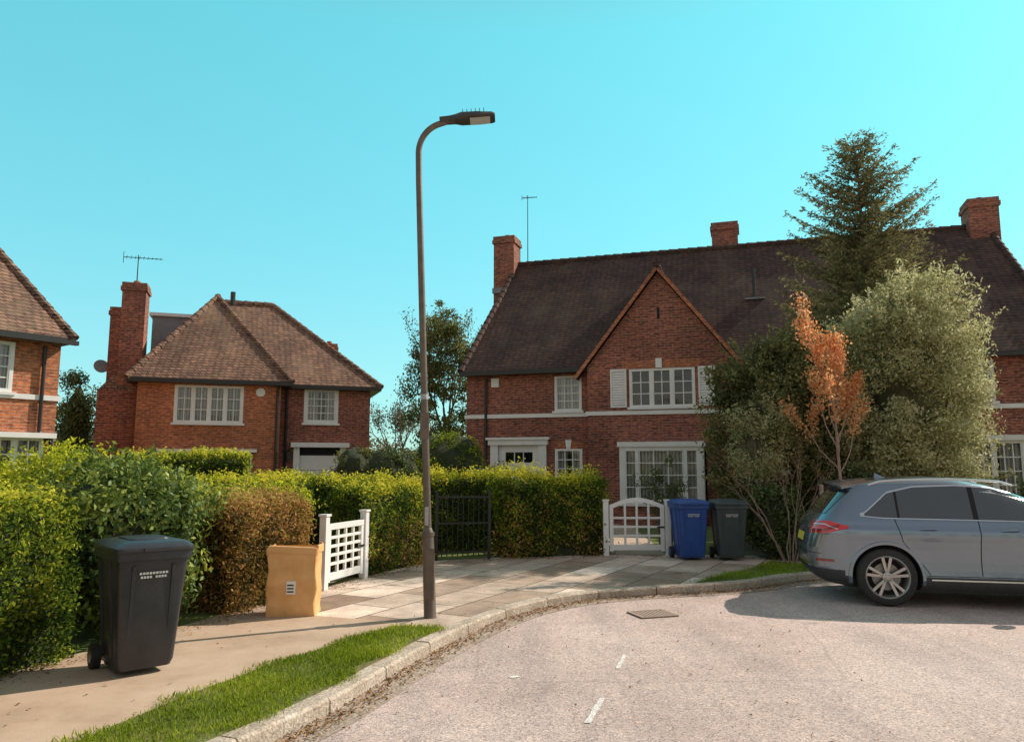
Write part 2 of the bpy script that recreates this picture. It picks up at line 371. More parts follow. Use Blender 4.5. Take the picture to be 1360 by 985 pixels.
kt=np.gradient(KC,axis=0); kt/=np.linalg.norm(kt,axis=1,keepdims=True); kn=np.stack([-kt[:,1],kt[:,0]],1)
def koff(d): return KC+kn*d
GR=groundmat('lawn_ground',(.07,.11,.02),(.12,.16,.03),(.18,.18,.06))
SOIL=groundmat('garden_soil',(.09,.065,.04),(.14,.10,.065),(.12,.13,.04),2.5)
sheet('ground',[(-2500,-2500),(2500,-2500),(2500,2500),(-2500,2500)],-.108,GR)
sheet('road',[(-5,-60),(60,-60),(60,14),(-2,14),(-5,8)],-.1,roadmat())
sheet('garden_ground',[tuple(p) for p in koff(.12)]+[(1500,20),(1500,2200),(-1500,2200),(-1500,-12)],0,GR)
inner=[(6.0,13.2),(4.6,13.6),(4.5,14.35),(2.95,14.5),(1.7,14.5),(-.3,14.0),(-1.4,13.5),(-2.3,11.45),(-2.7,10.3),(-3.2,8.9),(-3.6,7.6),(-4.15,6.1),(-4.75,4),(-5.3,2),(-5.9,-4),(-6.2,-12)]
i1=[i for i,p in enumerate(KC) if p[0]<5.4]
sheet('pavement',[tuple(koff(.13)[i]) for i in i1]+inner,.004,flagmat())
i2=[i for i in i1 if KC[i][1]<7.9]
sheet('footway',[tuple(koff(.135)[i]) for i in i2]+[(-1.4,8.35),(-2.5,8.75),(-3.18,8.85),(-3.6,7.6),(-4.15,6.1),(-4.75,4),(-5.3,2),(-5.9,-4),(-6.2,-12)],.007,groundmat('footway_tarmac',(.40,.275,.195),(.52,.375,.27),(.60,.45,.34),1.1,140,.8,1.16))
sheet('soil_bed',[(4.6,13.62),(6.02,13.22),(10,13.0),(18,13.1),(18,17),(4.6,17)],.004,SOIL)
PATH=groundmat('path_paving',(.40,.30,.22),(.50,.39,.30),(.58,.46,.36),1.2)
sheet('garden_path',[(1.75,14.5),(2.9,14.5),(3.4,22.6),(1.0,22.8)],.005,PATH)
sheet('driveway',[(-2.45,11.5),(-2.75,10.4),(-9,21),(-4.5,25)],.005,PATH)
b=MB(); cum=np.concatenate([[0],np.cumsum(np.linalg.norm(np.diff(KC,axis=0),axis=1))])
def kat(s,off):
    P=koff(off); return (float(np.interp(s,cum,P[:,0])),float(np.interp(s,cum,P[:,1])))
s=0
while s<cum[-1]-1 and s<52:
    e=s+.9; dz=random.uniform(-.006,.006)
    K=3
    for k in range(K):
        sa=s+.008+(.9-.016)*k/K; sb=s+.008+(.9-.016)*(k+1)/K
        a0=kat(sa,0);a1=kat(sa,.145);b0=kat(sb,0);b1=kat(sb,.145);a2=kat(sa,.02);b2=kat(sb,.02)
        zt=.012+dz
        b.add([(*a0,-.13),(*b0,-.13),(*b0,zt-.02),(*a0,zt-.02),(*a2,zt),(*b2,zt),(*b1,zt),(*a1,zt),(*a1,-.13),(*b1,-.13)],[(0,1,2,3),(3,2,5,4),(4,5,6,7),(7,6,9,8)]+([(0,3,4,7,8)] if k==0 else [])+([(1,9,6,5,2)] if k==K-1 else []))
    s=e
b.build('kerb',[groundmat('kerb_stone',(.36,.29,.22),(.50,.41,.33),(.62,.53,.44),2.6)])
g0=koff(-.005)[:190]; g1=koff(-.26)[:190]
sheet('gutter',[tuple(p) for p in g0]+[tuple(p) for p in g1[::-1]],-.096,groundmat('gutter_grit',(.27,.20,.15),(.40,.31,.25),(.50,.41,.34),1.8))
kv=[tuple(p) for p in koff(.15) if p[1]<7.95]
verge=kv+[(-.75,8.0),(-1.25,8.08),(-1.85,6.88),(-2.33,5.77),(-2.62,4.79),(-3.2,2.8),(-3.9,-1),(-4.6,-12)]
sheet('verge_ground',verge,.011,groundmat('verge_soil',(.10,.10,.03),(.15,.17,.04),(.24,.19,.09),3))
def inpoly(P,poly):
    x,y=P[:,0],P[:,1]; ins=np.zeros(len(P),bool); n=len(poly)
    for i in range(n):
        x1,y1=poly[i];x2,y2=poly[(i+1)%n]
        c=((y1>y)!=(y2>y))&(x<(x2-x1)*(y-y1)/((y2-y1) or 1e-9)+x1); ins^=c
    return ins
Q=np.stack([rng.uniform(-4,-.5,170000),rng.uniform(2.4,8.2,170000)],1)
Qw=Q+np.stack([.06*np.sin(Q[:,1]*7)+rng.normal(size=len(Q))*.03,rng.normal(size=len(Q))*.03],1)
k=inpoly(Qw,verge); Q=Q[k]
strip=[(2.6,11.0),(3.5,11.37),(4.4,12.0),(5.2,12.35),(5.0,12.9),(4.55,13.5),(4.0,12.6),(3.2,11.8)]
Q2=np.stack([rng.uniform(2.5,5.3,30000),rng.uniform(10.9,13.6,30000)],1); Q2=Q2[inpoly(Q2+rng.normal(size=Q2.shape)*.06,strip)]
def blades(name,Q,z):
    q3=np.c_[Q,Q[:,0]*0]; dn=lump(q3,4)+.5*lump(q3,9,1); keep=rng.random(len(Q))<(.72+.42*dn); Q=Q[keep]; n=len(Q); q3=q3[keep]
    Lb=rng.uniform(.010,.030,n)*(1+.45*lump(q3,3,2))
    leafobj(name,np.c_[Q,z+Lb*.8],Lb,.0035,.48+.3*lump(q3,2.5,1)+rng.normal(size=n)*.19,L_GRASS,A=np.c_[rng.normal(size=(n,2))*.5,np.ones(n)])
blades('grass_verge',Q,.011); blades('grass_strip',Q2,.005)
sheet('grass_strip_ground',strip,.010,GR)
idx=rng.integers(50,165,3200); off=-np.abs(rng.normal(size=3200))*.09-.01
P2=KC[idx]+kn[idx]*off[:,None]+rng.normal(size=(3200,2))*.05
fi=rng.random(1300); hp=np.array([(-4.1,6.1),(-3.6,7.6),(-3.15,8.9),(-2.65,10.3),(-2.3,11.4),(-1.4,13.4),(1.7,14.3),(4.4,14.0)])
P3=np.stack([np.interp(fi,np.linspace(0,1,8),hp[:,0]),np.interp(fi,np.linspace(0,1,8),hp[:,1])],1)+rng.normal(size=(1300,2))*.13+np.array([.1,-.1])
P4=np.stack([rng.uniform(-3.8,3,300),rng.uniform(4.5,13,300)],1)
kin=inpoly(P4,[tuple(koff(.15)[i]) for i in i1]+inner); P4=np.c_[P4,np.where(kin,.014,-.09)]
PP=np.vstack([np.c_[P2,np.full(len(P2),-.088)],np.c_[P3,np.full(len(P3),.016)],P4])
leafobj('leaf_litter',PP,rng.uniform(.008,.022,len(PP)),rng.uniform(.005,.012,len(PP)),rng.random(len(PP)),L_LIT,np.c_[rng.normal(size=(len(PP),2))*.4,np.ones(len(PP))])
MARK=groundmat('road_paint',(.5,.46,.42),(.75,.73,.7),(.82,.8,.77),9)
def mark(p0,p1,w):
    a=Vector(p0);c=Vector(p1);d=(c-a).normalized();nn=Vector((-d.y,d.x))
    L_=[];R_=[]
    for i in range(9):
        p=a.lerp(c,i/8); w2=w/2*(1+random.uniform(-.25,.1)); L_.append(p+nn*w2); R_.append(p-nn*w2)
    sheet('road_marking',R_+L_[::-1],-.0955,MARK)
mark((.517,5.43),(.687,5.99),.05); mark((.917,6.83),(1.05,7.3),.04); mark((-.02,6.55),(.06,6.6),.05)
b=MB(); b.box(-.24,.24,-.2,.2,0,.004,1)
for i in range(9): b.box(-.215+.05*i,-.180+.05*i,-.17,.17,.004,.012,0)
for a in(-.24,.215): b.box(a,a+.025,-.2,.2,.004,.014,0)
for a in(-.2,.178): b.box(-.215,.215,a,a+.022,.004,.013,0)
b.build('drain_grate',[pm('cast_iron',(.34,.25,.20),(.42,.31,.25),20,.7,.1),DARK],loc=(1.67,9.25,-.096),rotz=R(18))
# ------------------------------------------------------------------ houses
HM=[BRICK,WHITE,GLASS,CURT,TILE,DARK,BRICK2,PIPE,LEAD]
def wallx(b,x0,x1,z0,z1,y,ops,m=0,dep=.10):
    xs=sorted({x0,x1}|{o[0] for o in ops}|{o[1] for o in ops}); zs=sorted({z0,z1}|{o[2] for o in ops}|{o[3] for o in ops})
    xs=[x for x in xs if x0<=x<=x1]; zs=[z for z in zs if z0<=z<=z1]
    for i in range(len(xs)-1):
        for j in range(len(zs)-1):
            cx=(xs[i]+xs[i+1])/2; cz=(zs[j]+zs[j+1])/2
            if any(o[0]<cx<o[1] and o[2]<cz<o[3] for o in ops): continue
            b.add([(xs[i],y,zs[j]),(xs[i+1],y,zs[j]),(xs[i+1],y,zs[j+1]),(xs[i],y,zs[j+1])],[(0,1,2,3)],m)
    for o in ops:
        a,c,d,e=o[:4]
        b.add([(a,y,d),(c,y,d),(c,y,e),(a,y,e),(a,y+dep,d),(c,y+dep,d),(c,y+dep,e),(a,y+dep,e)],[(0,4,5,1),(1,5,6,2),(2,6,7,3),(3,7,4,0)],m)
def window(b,x0,x1,z0,z1,y,groups,nc,nr,curt='sides',fw=.06,sill=True,keyst=False):
    yo,yi=y-.015,y+.07
    b.box(x0,x1,yo,yi,z1-fw,z1,1);b.box(x0,x1,yo,yi,z0,z0+fw,1)
    b.box(x0,x0+fw,yo,yi,z0+fw,z1-fw,1);b.box(x1-fw,x1,yo,yi,z0+fw,z1-fw,1)
    gx=np.linspace(x0+fw,x1-fw,groups+1)
    for g in gx[1:-1]: b.box(g-.04,g+.04,yo+.004,yi-.003,z0+fw,z1-fw,1)
    for k in range(groups):
        a=gx[k]+(.04 if k else 0); c=gx[k+1]-(.04 if k<groups-1 else 0)
        b.box(a,a+.03,yo+.012,yi-.01,z0+fw,z1-fw,1); b.box(c-.03,c,yo+.012,yi-.01,z0+fw,z1-fw,1)
        for q in range(1,nc): 
            xx=a+(c-a)*q/nc; b.box(xx-.014,xx+.014,y+.01,y+.045,z0+fw,z1-fw,1)
    for q in range(1,nr):
        zz=z0+fw+(z1-z0-2*fw)*q/nr; b.box(x0+fw,x1-fw,y+.013,y+.042,zz-.014,zz+.014,1)
    b.add([(x0+.01,y+.05,z0+.01),(x1-.01,y+.05,z0+.01),(x1-.01,y+.05,z1-.01),(x0+.01,y+.05,z1-.01)],[(0,1,2,3)],2)
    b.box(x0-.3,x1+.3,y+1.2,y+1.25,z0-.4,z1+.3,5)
    w=x1-x0
    if curt=='full': spans=[(x0-.02,x1+.02)]
    elif curt=='sides': spans=[(x0-.02,x0+w*.24),(x1-w*.24,x1+.02)]
    elif curt=='none': spans=[]
    else: spans=[(x0-.02,x0+w*.42),(x1-w*.38,x1+.02)]
    for a,c in spans:
        K=max(4,int((c-a)/.05)); vs=[];
        for i in range(K+1):
            xx=a+(c-a)*i/K; yy=y+.16+.025*math.sin(i*1.9)
            vs+=[(xx,yy,z0-.02),(xx,yy,z1+.02)]
        b.add(vs,[(2*i,2*i+2,2*i+3,2*i+1) for i in range(K)],3)
    if sill: b.box(x0-.06,x1+.06,y-.09,y+.0,z0-.07,z0-.002,1)
    if keyst:
        xc=(x0+x1)/2; b.add([(xc-.06,y-.04,z1+.003),(xc+.06,y-.04,z1+.003),(xc+.10,y-.04,z1+.27),(xc-.10,y-.04,z1+.27),(xc-.06,y+.02,z1+.003),(xc+.06,y+.02,z1+.003),(xc+.10,y+.02,z1+.27),(xc-.10,y+.02,z1+.27)],[(0,1,2,3),(1,5,6,2),(3,2,6,7),(0,3,7,4),(0,4,5,1)],1)
def hiproof(b,x0,x1,y0,y1,zE,zR,inL,inR,m=4,fas=1):
    ym=(y0+y1)/2
    vs=[(x0,y0,zE),(x1,y0,zE),(x1,y1,zE),(x0,y1,zE),(x0+inL,ym,zR),(x1-inR,ym,zR)]
    b.add(vs,[(0,1,5,4),(1,2,5),(2,3,4,5),(3,0,4)],m)
    b.add([(x0,y0,zE-.13),(x1,y0,zE-.13),(x1,y1,zE-.13),(x0,y1,zE-.13)]+vs[:4],[(0,3,2,1)],fas)
    b.add([(x0,y0,zE-.13),(x1,y0,zE-.13),(x1,y1,zE-.13),(x0,y1,zE-.13)]+vs[:4],[(0,1,5,4),(1,2,6,5),(2,3,7,6),(3,0,4,7)],fas)
    b.ridge(vs[4],vs[5],.12,m)
    for a,c in((0,4),(3,4),(1,5),(2,5)): b.ridge(vs[a],vs[c],.10,m)
def chimney(b,x0,x1,y0,y1,z0,z1,m=0,pot=True):
    b.box(x0,x1,y0,y1,z0,z1-.28,m); b.box(x0-.05,x1+.05,y0-.05,y1+.05,z1-.28,z1-.14,m); b.box(x0-.02,x1+.02,y0-.02,y1+.02,z1-.14,z1,m)
    if pot:
        b.cyl(((x0+x1)/2,(y0+y1)/2,z1),((x0+x1)/2,(y0+y1)/2,z1+.14),.12,.10,10,6)
def aerial(b,x,y,z0,z1,a=0,s=1.0):
    b.cyl((x,y,z0),(x,y,z1),.02,.015,6,7)
    d=Vector((math.cos(a),math.sin(a),.06))*s; p=Vector((x,y,z1-.1)); n=Vector((-d.y,d.x,0))
    b.cyl(p-d*.45,p+d*.75,.014,.014,5,7)
    for k in range(9):
        q=p-d*.35+d*(k*.13); l=.24-.012*k; b.cyl(q-n*l,q+n*l,.008,.008,4,7)
    b.cyl(p-d*.45+Vector((0,0,-.2*s)),p-d*.45+Vector((0,0,.2*s)),.01,.01,4,7)
H=empty('brick_house',(-1.45,24,0),R(-17.5))
b=MB()
LX=16.4
opsA=[(.98,2.5,0.0,2.36),(2.9,3.75,1.25,2.17),(2.9,3.75,3.33,4.4)]
wallx(b,0,4.0,0,4.6,0,opsA,0)
gy=-.35
opsG=[(4.95,7.4,.55,2.28),(5.26,7.15,3.36,4.48)]
wallx(b,4.0,8.3,0,4.6,gy,opsG,0)
b.add([(4.0,gy,4.6),(8.3,gy,4.6),(6.15,gy,7.36)],[(0,1,2)],0)
b.add([(4.0,gy,0),(4.0,0,0),(4.0,0,4.6),(4.0,gy,4.6)],[(0,1,2,3)],0)
b.add([(8.3,gy,0),(8.3,0,0),(8.3,0,4.6),(8.3,gy,4.6)],[(0,3,2,1)],0)
opsR=[(9.2,10.6,.9,2.2),(9.4,10.4,3.36,4.4),(11.2,12.4,.9,2.2),(13.9,15.3,.75,2.3),(14.0,14.75,3.33,4.4)]
wallx(b,8.3,LX,0,4.6,0,opsR,0)
b.add([(0,0,0),(0,9,0),(0,9,4.6),(0,0,4.6)],[(0,3,2,1)],0)
b.add([(LX,0,0),(LX,9,0),(LX,9,4.6),(LX,0,4.6)],[(0,1,2,3)],0)
b.add([(0,9,0),(LX,9,0),(LX,9,4.6),(0,9,4.6)],[(1,0,3,2)],0)
b.box(-.05,3.98,-.05,-.0,3.14,3.26,1); b.box(3.95,8.35,gy-.05,gy-.0,3.142,3.262,1); b.box(8.32,LX+.05,-.05,0,3.14,3.26,1)
b.box(5.15,7.3,gy-.012,gy,4.49,4.72,6); b.box(6.11,6.19,gy-.006,gy+.02,5.95,6.3,5)
b.box(2.85,3.8,-.01,0,2.18,2.4,6); 
b.box(6.04,6.22,gy-.05,gy,4.50,4.78,1); 
b.build('walls',HM,parent=H)
b=MB()
hiproof(b,-.10,LX+.15,-.3,9.3,4.62,9.3,.45,.45,4,7)
pk=(6.15,7.56); 
for sx in(-1,1):
    ex=6.15+sx*2.5; ez=pk[1]-2.5*1.285
    y0,y1=gy-.16,3.3; t=.11
    vs=[(ex,y0,ez),(pk[0],y0,pk[1]),(pk[0],y1,pk[1]),(ex,y1,ez),(ex,y0,ez-t),(pk[0],y0,pk[1]-t),(pk[0],y1,pk[1]-t),(ex,y1,ez-t)]
    b.add(vs,[(0,1,2,3),(4,7,6,5),(0,3,7,4)],4); b.add([vs[i] for i in(0,1,5,4)],[(0,1,2,3)],0)
    b.beam((ex,y0-.006,ez-.10),(pk[0],y0-.006,pk[1]-.10),.03,.09,6)
b.ridge((6.15,gy-.2,7.58),(6.15,3.0,7.58),.11,4)
b.cyl((8.9,2.2,6.6),(8.9,2.2,7.9),.05,.05,8,7); b.box(8.6,9.2,1.9,2.3,6.85,6.9,8)
b.build('roof',HM,parent=H)
b=MB()
b.box(-.30,-.005,3.9,4.7,0,7.6,0)
chimney(b,-.42,.38,3.85,4.7,7.4,10.3); chimney(b,7.55,8.45,4.8,5.6,8.3,10.35,pot=False); chimney(b,15.5,16.35,4.0,4.9,7.5,10.1)
b.box(-.46,.43,3.8,4.75,8.1,8.3,8)
aerial(b,.62,4.9,8.8,12.2,.3,.5)
b.build('chimneys',HM,parent=H)
b=MB()
window(b,2.9,3.75,3.33,4.4,0,1,3,4,'full'); window(b,2.9,3.75,1.25,2.17,0,1,3,3,'part',keyst=True)
window(b,5.26,7.15,3.36,4.48,gy,3,2,3,'none'); 
window(b,9.4,10.4,3.36,4.4,0,2,2,4,'sides');window(b,9.2,10.6,.9,2.2,0,2,2,3,'sides');window(b,11.2,12.4,.9,2.2,0,2,2,3)
window(b,13.9,15.3,.75,2.3,0,2,3,4,'part');window(b,14.0,14.75,3.33,4.4,0,1,3,4,'part')
b.box(13.75,15.45,-.12,-.0,2.31,2.45,1)
for a in(4.70,7.24):
    b.box(a,a+.05,gy-.05,gy,3.36,4.5,1);b.box(a+.43,a+.48,gy-.05,gy,3.36,4.5,1)
    for zz in(3.36,4.44): b.box(a+.05,a+.43,gy-.05,gy,zz,zz+.06,1)
    z=3.44
    while z<4.42:
        b.add([(a+.05,gy-.045,z),(a+.43,gy-.045,z),(a+.43,gy-.008,z+.07),(a+.05,gy-.008,z+.07)],[(0,1,2,3)],1)
        b.add([(a+.05,gy-.045,z),(a+.43,gy-.045,z),(a+.43,gy-.006,z-.004),(a+.05,gy-.006,z-.004)],[(0,1,2,3)],1); z+=.075
by=gy-.45
window(b,5.05,7.3,.6,2.2,by,1,5,4,'full',fw=.12,sill=True)
b.box(4.95,7.4,by-.07,gy,2.2,2.34,1); b.box(4.98,7.37,by+.005,gy,0,.6,0)
for xx in(5.05,7.3):
    b.box(xx-.05,xx+.05,by-.004,by+.1,.6,2.2,1); b.box(xx-.05,xx+.05,gy-.1,gy-.002,.6,2.2,1)
    for k in range(1,5): 
        zz=.6+1.6*k/5; b.box(xx-.015,xx+.015,by+.1,gy-.1,zz-.015,zz+.015,1)
    b.box(xx-.017,xx+.017,(by+gy)/2-.02,(by+gy)/2+.02,.6,2.2,1)
    b.add([(xx,by+.1,.6),(xx,gy-.1,.6),(xx,gy-.1,2.2),(xx,by+.1,2.2)],[(0,1,2,3)],2)
for xm_ in(5.5,6.85): b.box(xm_-.05,xm_+.05,by-.012,by+.06,.72,2.08,1)
b.box(.84,1.08,-.10,0,0,2.3,1); b.box(2.4,2.64,-.10,0,0,2.3,1); b.box(.78,2.70,-.16,0,2.3,2.46,1); b.box(.72,2.76,-.22,0,2.46,2.53,1)
b.box(1.08,1.3,.02,.09,0,2.3,1); b.box(2.18,2.4,.02,.09,0,2.3,1); b.box(1.3,2.18,.02,.09,2.08,2.3,1)
b.box(1.3,2.18,.03,.08,0,1.72,1); b.box(1.3,2.18,.04,.07,1.72,2.08,2); b.box(1.3,2.18,.035,.085,1.72,1.76,1)
for k in(1,2): b.box(1.3+.29*k-.015,1.3+.29*k+.015,.03,.085,1.76,2.08,1)
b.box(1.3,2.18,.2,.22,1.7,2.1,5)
for (xa,xb) in((1.38,1.70),(1.78,2.10)):
    for(za,zb) in((.2,.75),(.9,1.55)): b.box(xa,xb,.018,.03,za,zb,1)
b.build('windows_and_door',HM,parent=H)
b=MB()
b.cyl((.67,-.06,0),(.67,-.06,4.4),.045,.045,8,7)
b.box(-.1,3.85,-.42,-.3,4.47,4.56,7); b.box(8.6,LX+.1,-.42,-.3,4.47,4.56,7)
b.box(.85,1.1,-.07,0,4.12,4.4,1)
b.build('rainwater_pipes',HM,parent=H)
H2=empty('brick_house',(-12.0,24,0),R(18))
HM2=list(HM); HM2[4]=TILE2; 
b=MB()
wallx(b,0,4.4,0,4.45,0,[(1.10,3.22,3.05,4.28),(.85,3.55,.8,2.1)],6)
wallx(b,4.4,7.5,0,4.45,.8,[(5.2,6.38,3.15,4.36),(4.98,6.6,0,2.3)],0)
b.add([(4.4,0,0),(4.4,.8,0),(4.4,.8,4.45),(4.4,0,4.45)],[(0,1,2,3)],0)
b.add([(0,0,0),(0,7.6,0),(0,7.6,4.45),(0,0,4.45)],[(0,3,2,1)],0)
b.add([(7.5,.8,0),(7.5,7.6,0),(7.5,7.6,4.45),(7.5,.8,4.45)],[(0,1,2,3)],0)
b.add([(0,7.6,0),(7.5,7.6,0),(7.5,7.6,4.45),(0,7.6,4.45)],[(1,0,3,2)],0)
b.build('walls',HM2,parent=H2)
b=MB()
hiproof(b,-.3,7.85,.45,7.95,4.45,7.95,2.2,3.8,4,7)
zE,zR=4.452,7.8
w=[(-.3,-.35,zE),(4.75,-.35,zE),(4.75,4.1,zE),(-.3,4.1,zE),(2.1,2.5,zR),(2.1,4.1,zR)]
b.add(w,[(0,1,4),(1,2,5,4),(3,0,4,5)],4)
b.add([(-.3,-.35,zE-.13),(4.75,-.35,zE-.13),(4.75,.6,zE-.13),(-.3,.6,zE-.13),(-.3,-.35,zE),(4.75,-.35,zE),(4.75,.6,zE),(-.3,.6,zE)],[(0,3,2,1),(0,1,5,4),(1,2,6,5),(3,0,4,7)],7)
b.ridge(w[0],w[4],.10,4);b.ridge(w[1],w[4],.10,4);b.ridge(w[4],w[5],.11,4)
b.box(-.1,2.0,3.0,5.3,4.9,7.05,8); b.box(-.2,2.1,2.9,5.4,7.05,7.17,1); b.box(-.13,-.1,3.2,5.1,5.7,6.8,1)
b.cyl((2.6,2.9,7.6),(2.6,2.9,8.1),.09,.09,8,7)
b.build('roof',HM2,parent=H2)
b=MB()
b.box(-1.3,-.002,.8,2.7,0,4.1,0)
b.add([(-1.3,.8,4.1),(-.002,.8,4.1),(-.002,2.7,4.1),(-1.3,2.7,4.1),(-.9,.85,4.6),(-.01,.85,4.6),(-.01,2.65,4.6),(-.9,2.65,4.6)],[(0,1,5,4),(1,2,6,5),(2,3,7,6),(3,0,4,7),(4,5,6,7)],4)
chimney(b,-.76,-.04,.82,1.65,4.1,7.75); chimney(b,-1.28,-.90,1.95,2.65,4.1,7.1,pot=False)
chimney(b,6.1,6.7,5.8,6.5,5.0,6.8,6)
aerial(b,-.4,1.2,7.6,8.8,.2)
b.cyl((-1.35,2.2,5.0),(-1.15,2.2,5.0),.015,.015,5,7)
b.cyl((-1.5,2.1,5.0),(-1.46,2.0,5.03),.05,.24,14,8)
b.build('chimneys',HM2,parent=H2)
b=MB()
window(b,1.10,3.22,3.05,4.28,0,4,2,3,'full',fw=.08); window(b,5.2,6.38,3.15,4.36,.8,1,4,4,'part',fw=.11)
window(b,.85,3.55,.8,2.1,0,4,2,3,'part'); b.box(.7,3.7,-.35,0,2.1,2.2,1)
b.box(4.9,5.1,.66,.8,0,2.3,1);b.box(6.48,6.68,.66,.8,0,2.3,1);b.box(4.8,6.78,.5,.8,2.3,2.46,1)
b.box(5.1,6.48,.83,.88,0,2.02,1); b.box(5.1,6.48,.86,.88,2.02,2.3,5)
for k in range(1,6): b.box(5.14,6.44,.822,.832,.3*k,.3*k+.02,8)
b.box(4.68,4.8,.6,.74,1.85,2.15,7); b.cyl((4.74,.67,2.15),(4.74,.67,2.25),.08,.01,8,7)
b.cyl((4.3,-.06,0),(4.3,-.06,4.3),.045,.045,8,7); b.cyl((4.62,.74,0),(4.62,.74,4.3),.045,.045,8,7)
b.cyl((3.75,-.07,4.1),(3.75,0,4.1),.15,.15,12,1)
b.build('windows_and_door',HM2,parent=H2)
H3=empty('brick_house',(-10.9,18.2,0),R(55))
b=MB()
wallx(b,-9,-.12,0,4.7,0,[(-2.2,-1.12,3.34,4.5),(-2.15,-.35,.9,2.3),(-6.5,-4.5,3.34,4.5),(-6.5,-4.5,.9,2.3)],6)
b.add([(-.12,0,0),(-.12,8,0),(-.12,8,4.7),(-.12,0,4.7)],[(0,1,2,3)],6)
b.add([(-9,0,0),(-9,8,0),(-9,8,4.7),(-9,0,4.7)],[(0,3,2,1)],6)
b.box(-9.05,-.07,-.05,0,3.2,3.32,1)
b.build('walls',HM2,parent=H3)
b=MB(); hiproof(b,-9.3,.05,-.3,8.3,4.72,9.8,2.5,2.5,4,7); b.build('roof',HM2,parent=H3)
b=MB(); window(b,-2.2,-1.12,3.34,4.5,0,1,4,4,'part',fw=.08); window(b,-2.15,-.35,.9,2.3,0,3,2,4,'part')
window(b,-6.5,-4.5,3.34,4.5,0,3,2,3);window(b,-6.5,-4.5,.9,2.3,0,3,2,3)
b.box(-2.4,-.2,-.3,0,2.3,2.42,1)
b.build('windows',HM2,parent=H3)
b=MB(); b.cyl((-.5,-.07,2.45),(-.5,-.07,4.5),.045,.045,8,7); b.box(-9.3,.1,-.42,-.3,4.55,4.65,7); b.cyl((-.22,-.07,0),(-.22,-.07,2.3),.045,.045,8,7)
b.cyl((-.5,-.07,2.45),(-.22,-.07,2.2),.045,.045,8,7); b.build('rainwater_pipes',HM2,parent=H3)
# ------------------------------------------------------------------ street lamp
LM=pm('lamp_post_paint',(.12,.09,.07),(.18,.135,.11),8,.5,.3,bmp=.2)
L=empty('street_lamp',(-.90,8.54,0))
b=MB(); lean=-.04
def lp(z): return (lean*z,0,z)
b.pipe([lp(-.02),lp(.02),lp(.9),lp(.93),lp(.97)],[.085,.068,.066,.06,.043],14)
b.cyl(lp(.88),lp(.92),.075,.075,14)
pts=[lp(.95),lp(2.4),lp(4),lp(5.0)];rs=[.042,.040,.038,.036]
x0_=lp(5.2)[0]; cx=x0_+.34; cz=5.34
for k in range(0,11):
    a=math.pi-(math.pi/2*.86)*k/10; pts.append((cx+.34*math.cos(a),0,cz+.37*math.sin(a))); rs.append(.036)
pts.append((pts[-1][0]+.14,0,pts[-1][2]+.045)); rs.append(.034)
b.pipe(pts,rs,12)
e=Vector(pts[-1]); b.build('post',[LM],parent=L,smooth=True)
b=MB()
b.cyl(lp(2.05),lp(2.13),.052,.052,12,1); b.cyl(lp(2.4),lp(2.46),.046,.046,12,1); b.box(lean*2.1-.05,lean*2.1+.05,-.07,-.045,1.95,2.25,0)
b.box(-.045,.045,-.074,-.066,.2,.75,0)
b.box(lean*1.2-.02,lean*1.2+.02,-.05,-.043,1.0,1.2,1)
b.build('door_and_bands',[LM,pm('label_grey',(.45,.45,.45),(.3,.3,.3),20,.5)],parent=L)
b=MB()
T=Matrix.Translation(e)@Matrix.Rotation(R(-5),4,'Y')
b.loft([[(x,y*w,z) for (y,z) in((-1,-.02),(-.8,.02*h),(-.3,.05*h),(.3,.05*h),(.8,.02*h),(1,-.02),(.8,-.035),(-.8,-.035))] for x,w,h in((-.06,.05,1),(.03,.07,1.2),(.1,.12,1.5),(.3,.14,1.3),(.46,.13,.8),(.5,.10,.4))],0,True,T)
for k in range(6): b.box(.12+.05*k,.128+.05*k,-.10,.10,.03,.072,0,T)
b.cyl(T@Vector((-.16,0,0)),T@Vector((.02,0,0)),.05,.055,12,0)
b.box(.2,.44,-.09,.09,-.043,-.036,1,T)
b.build('lamp_head',[pm('lamp_head_grey',(.06,.055,.055),(.09,.08,.08),8,.45,.4),pm('lamp_lens',(.6,.62,.62),(.5,.5,.5),8,.15)],parent=L,smooth=True)
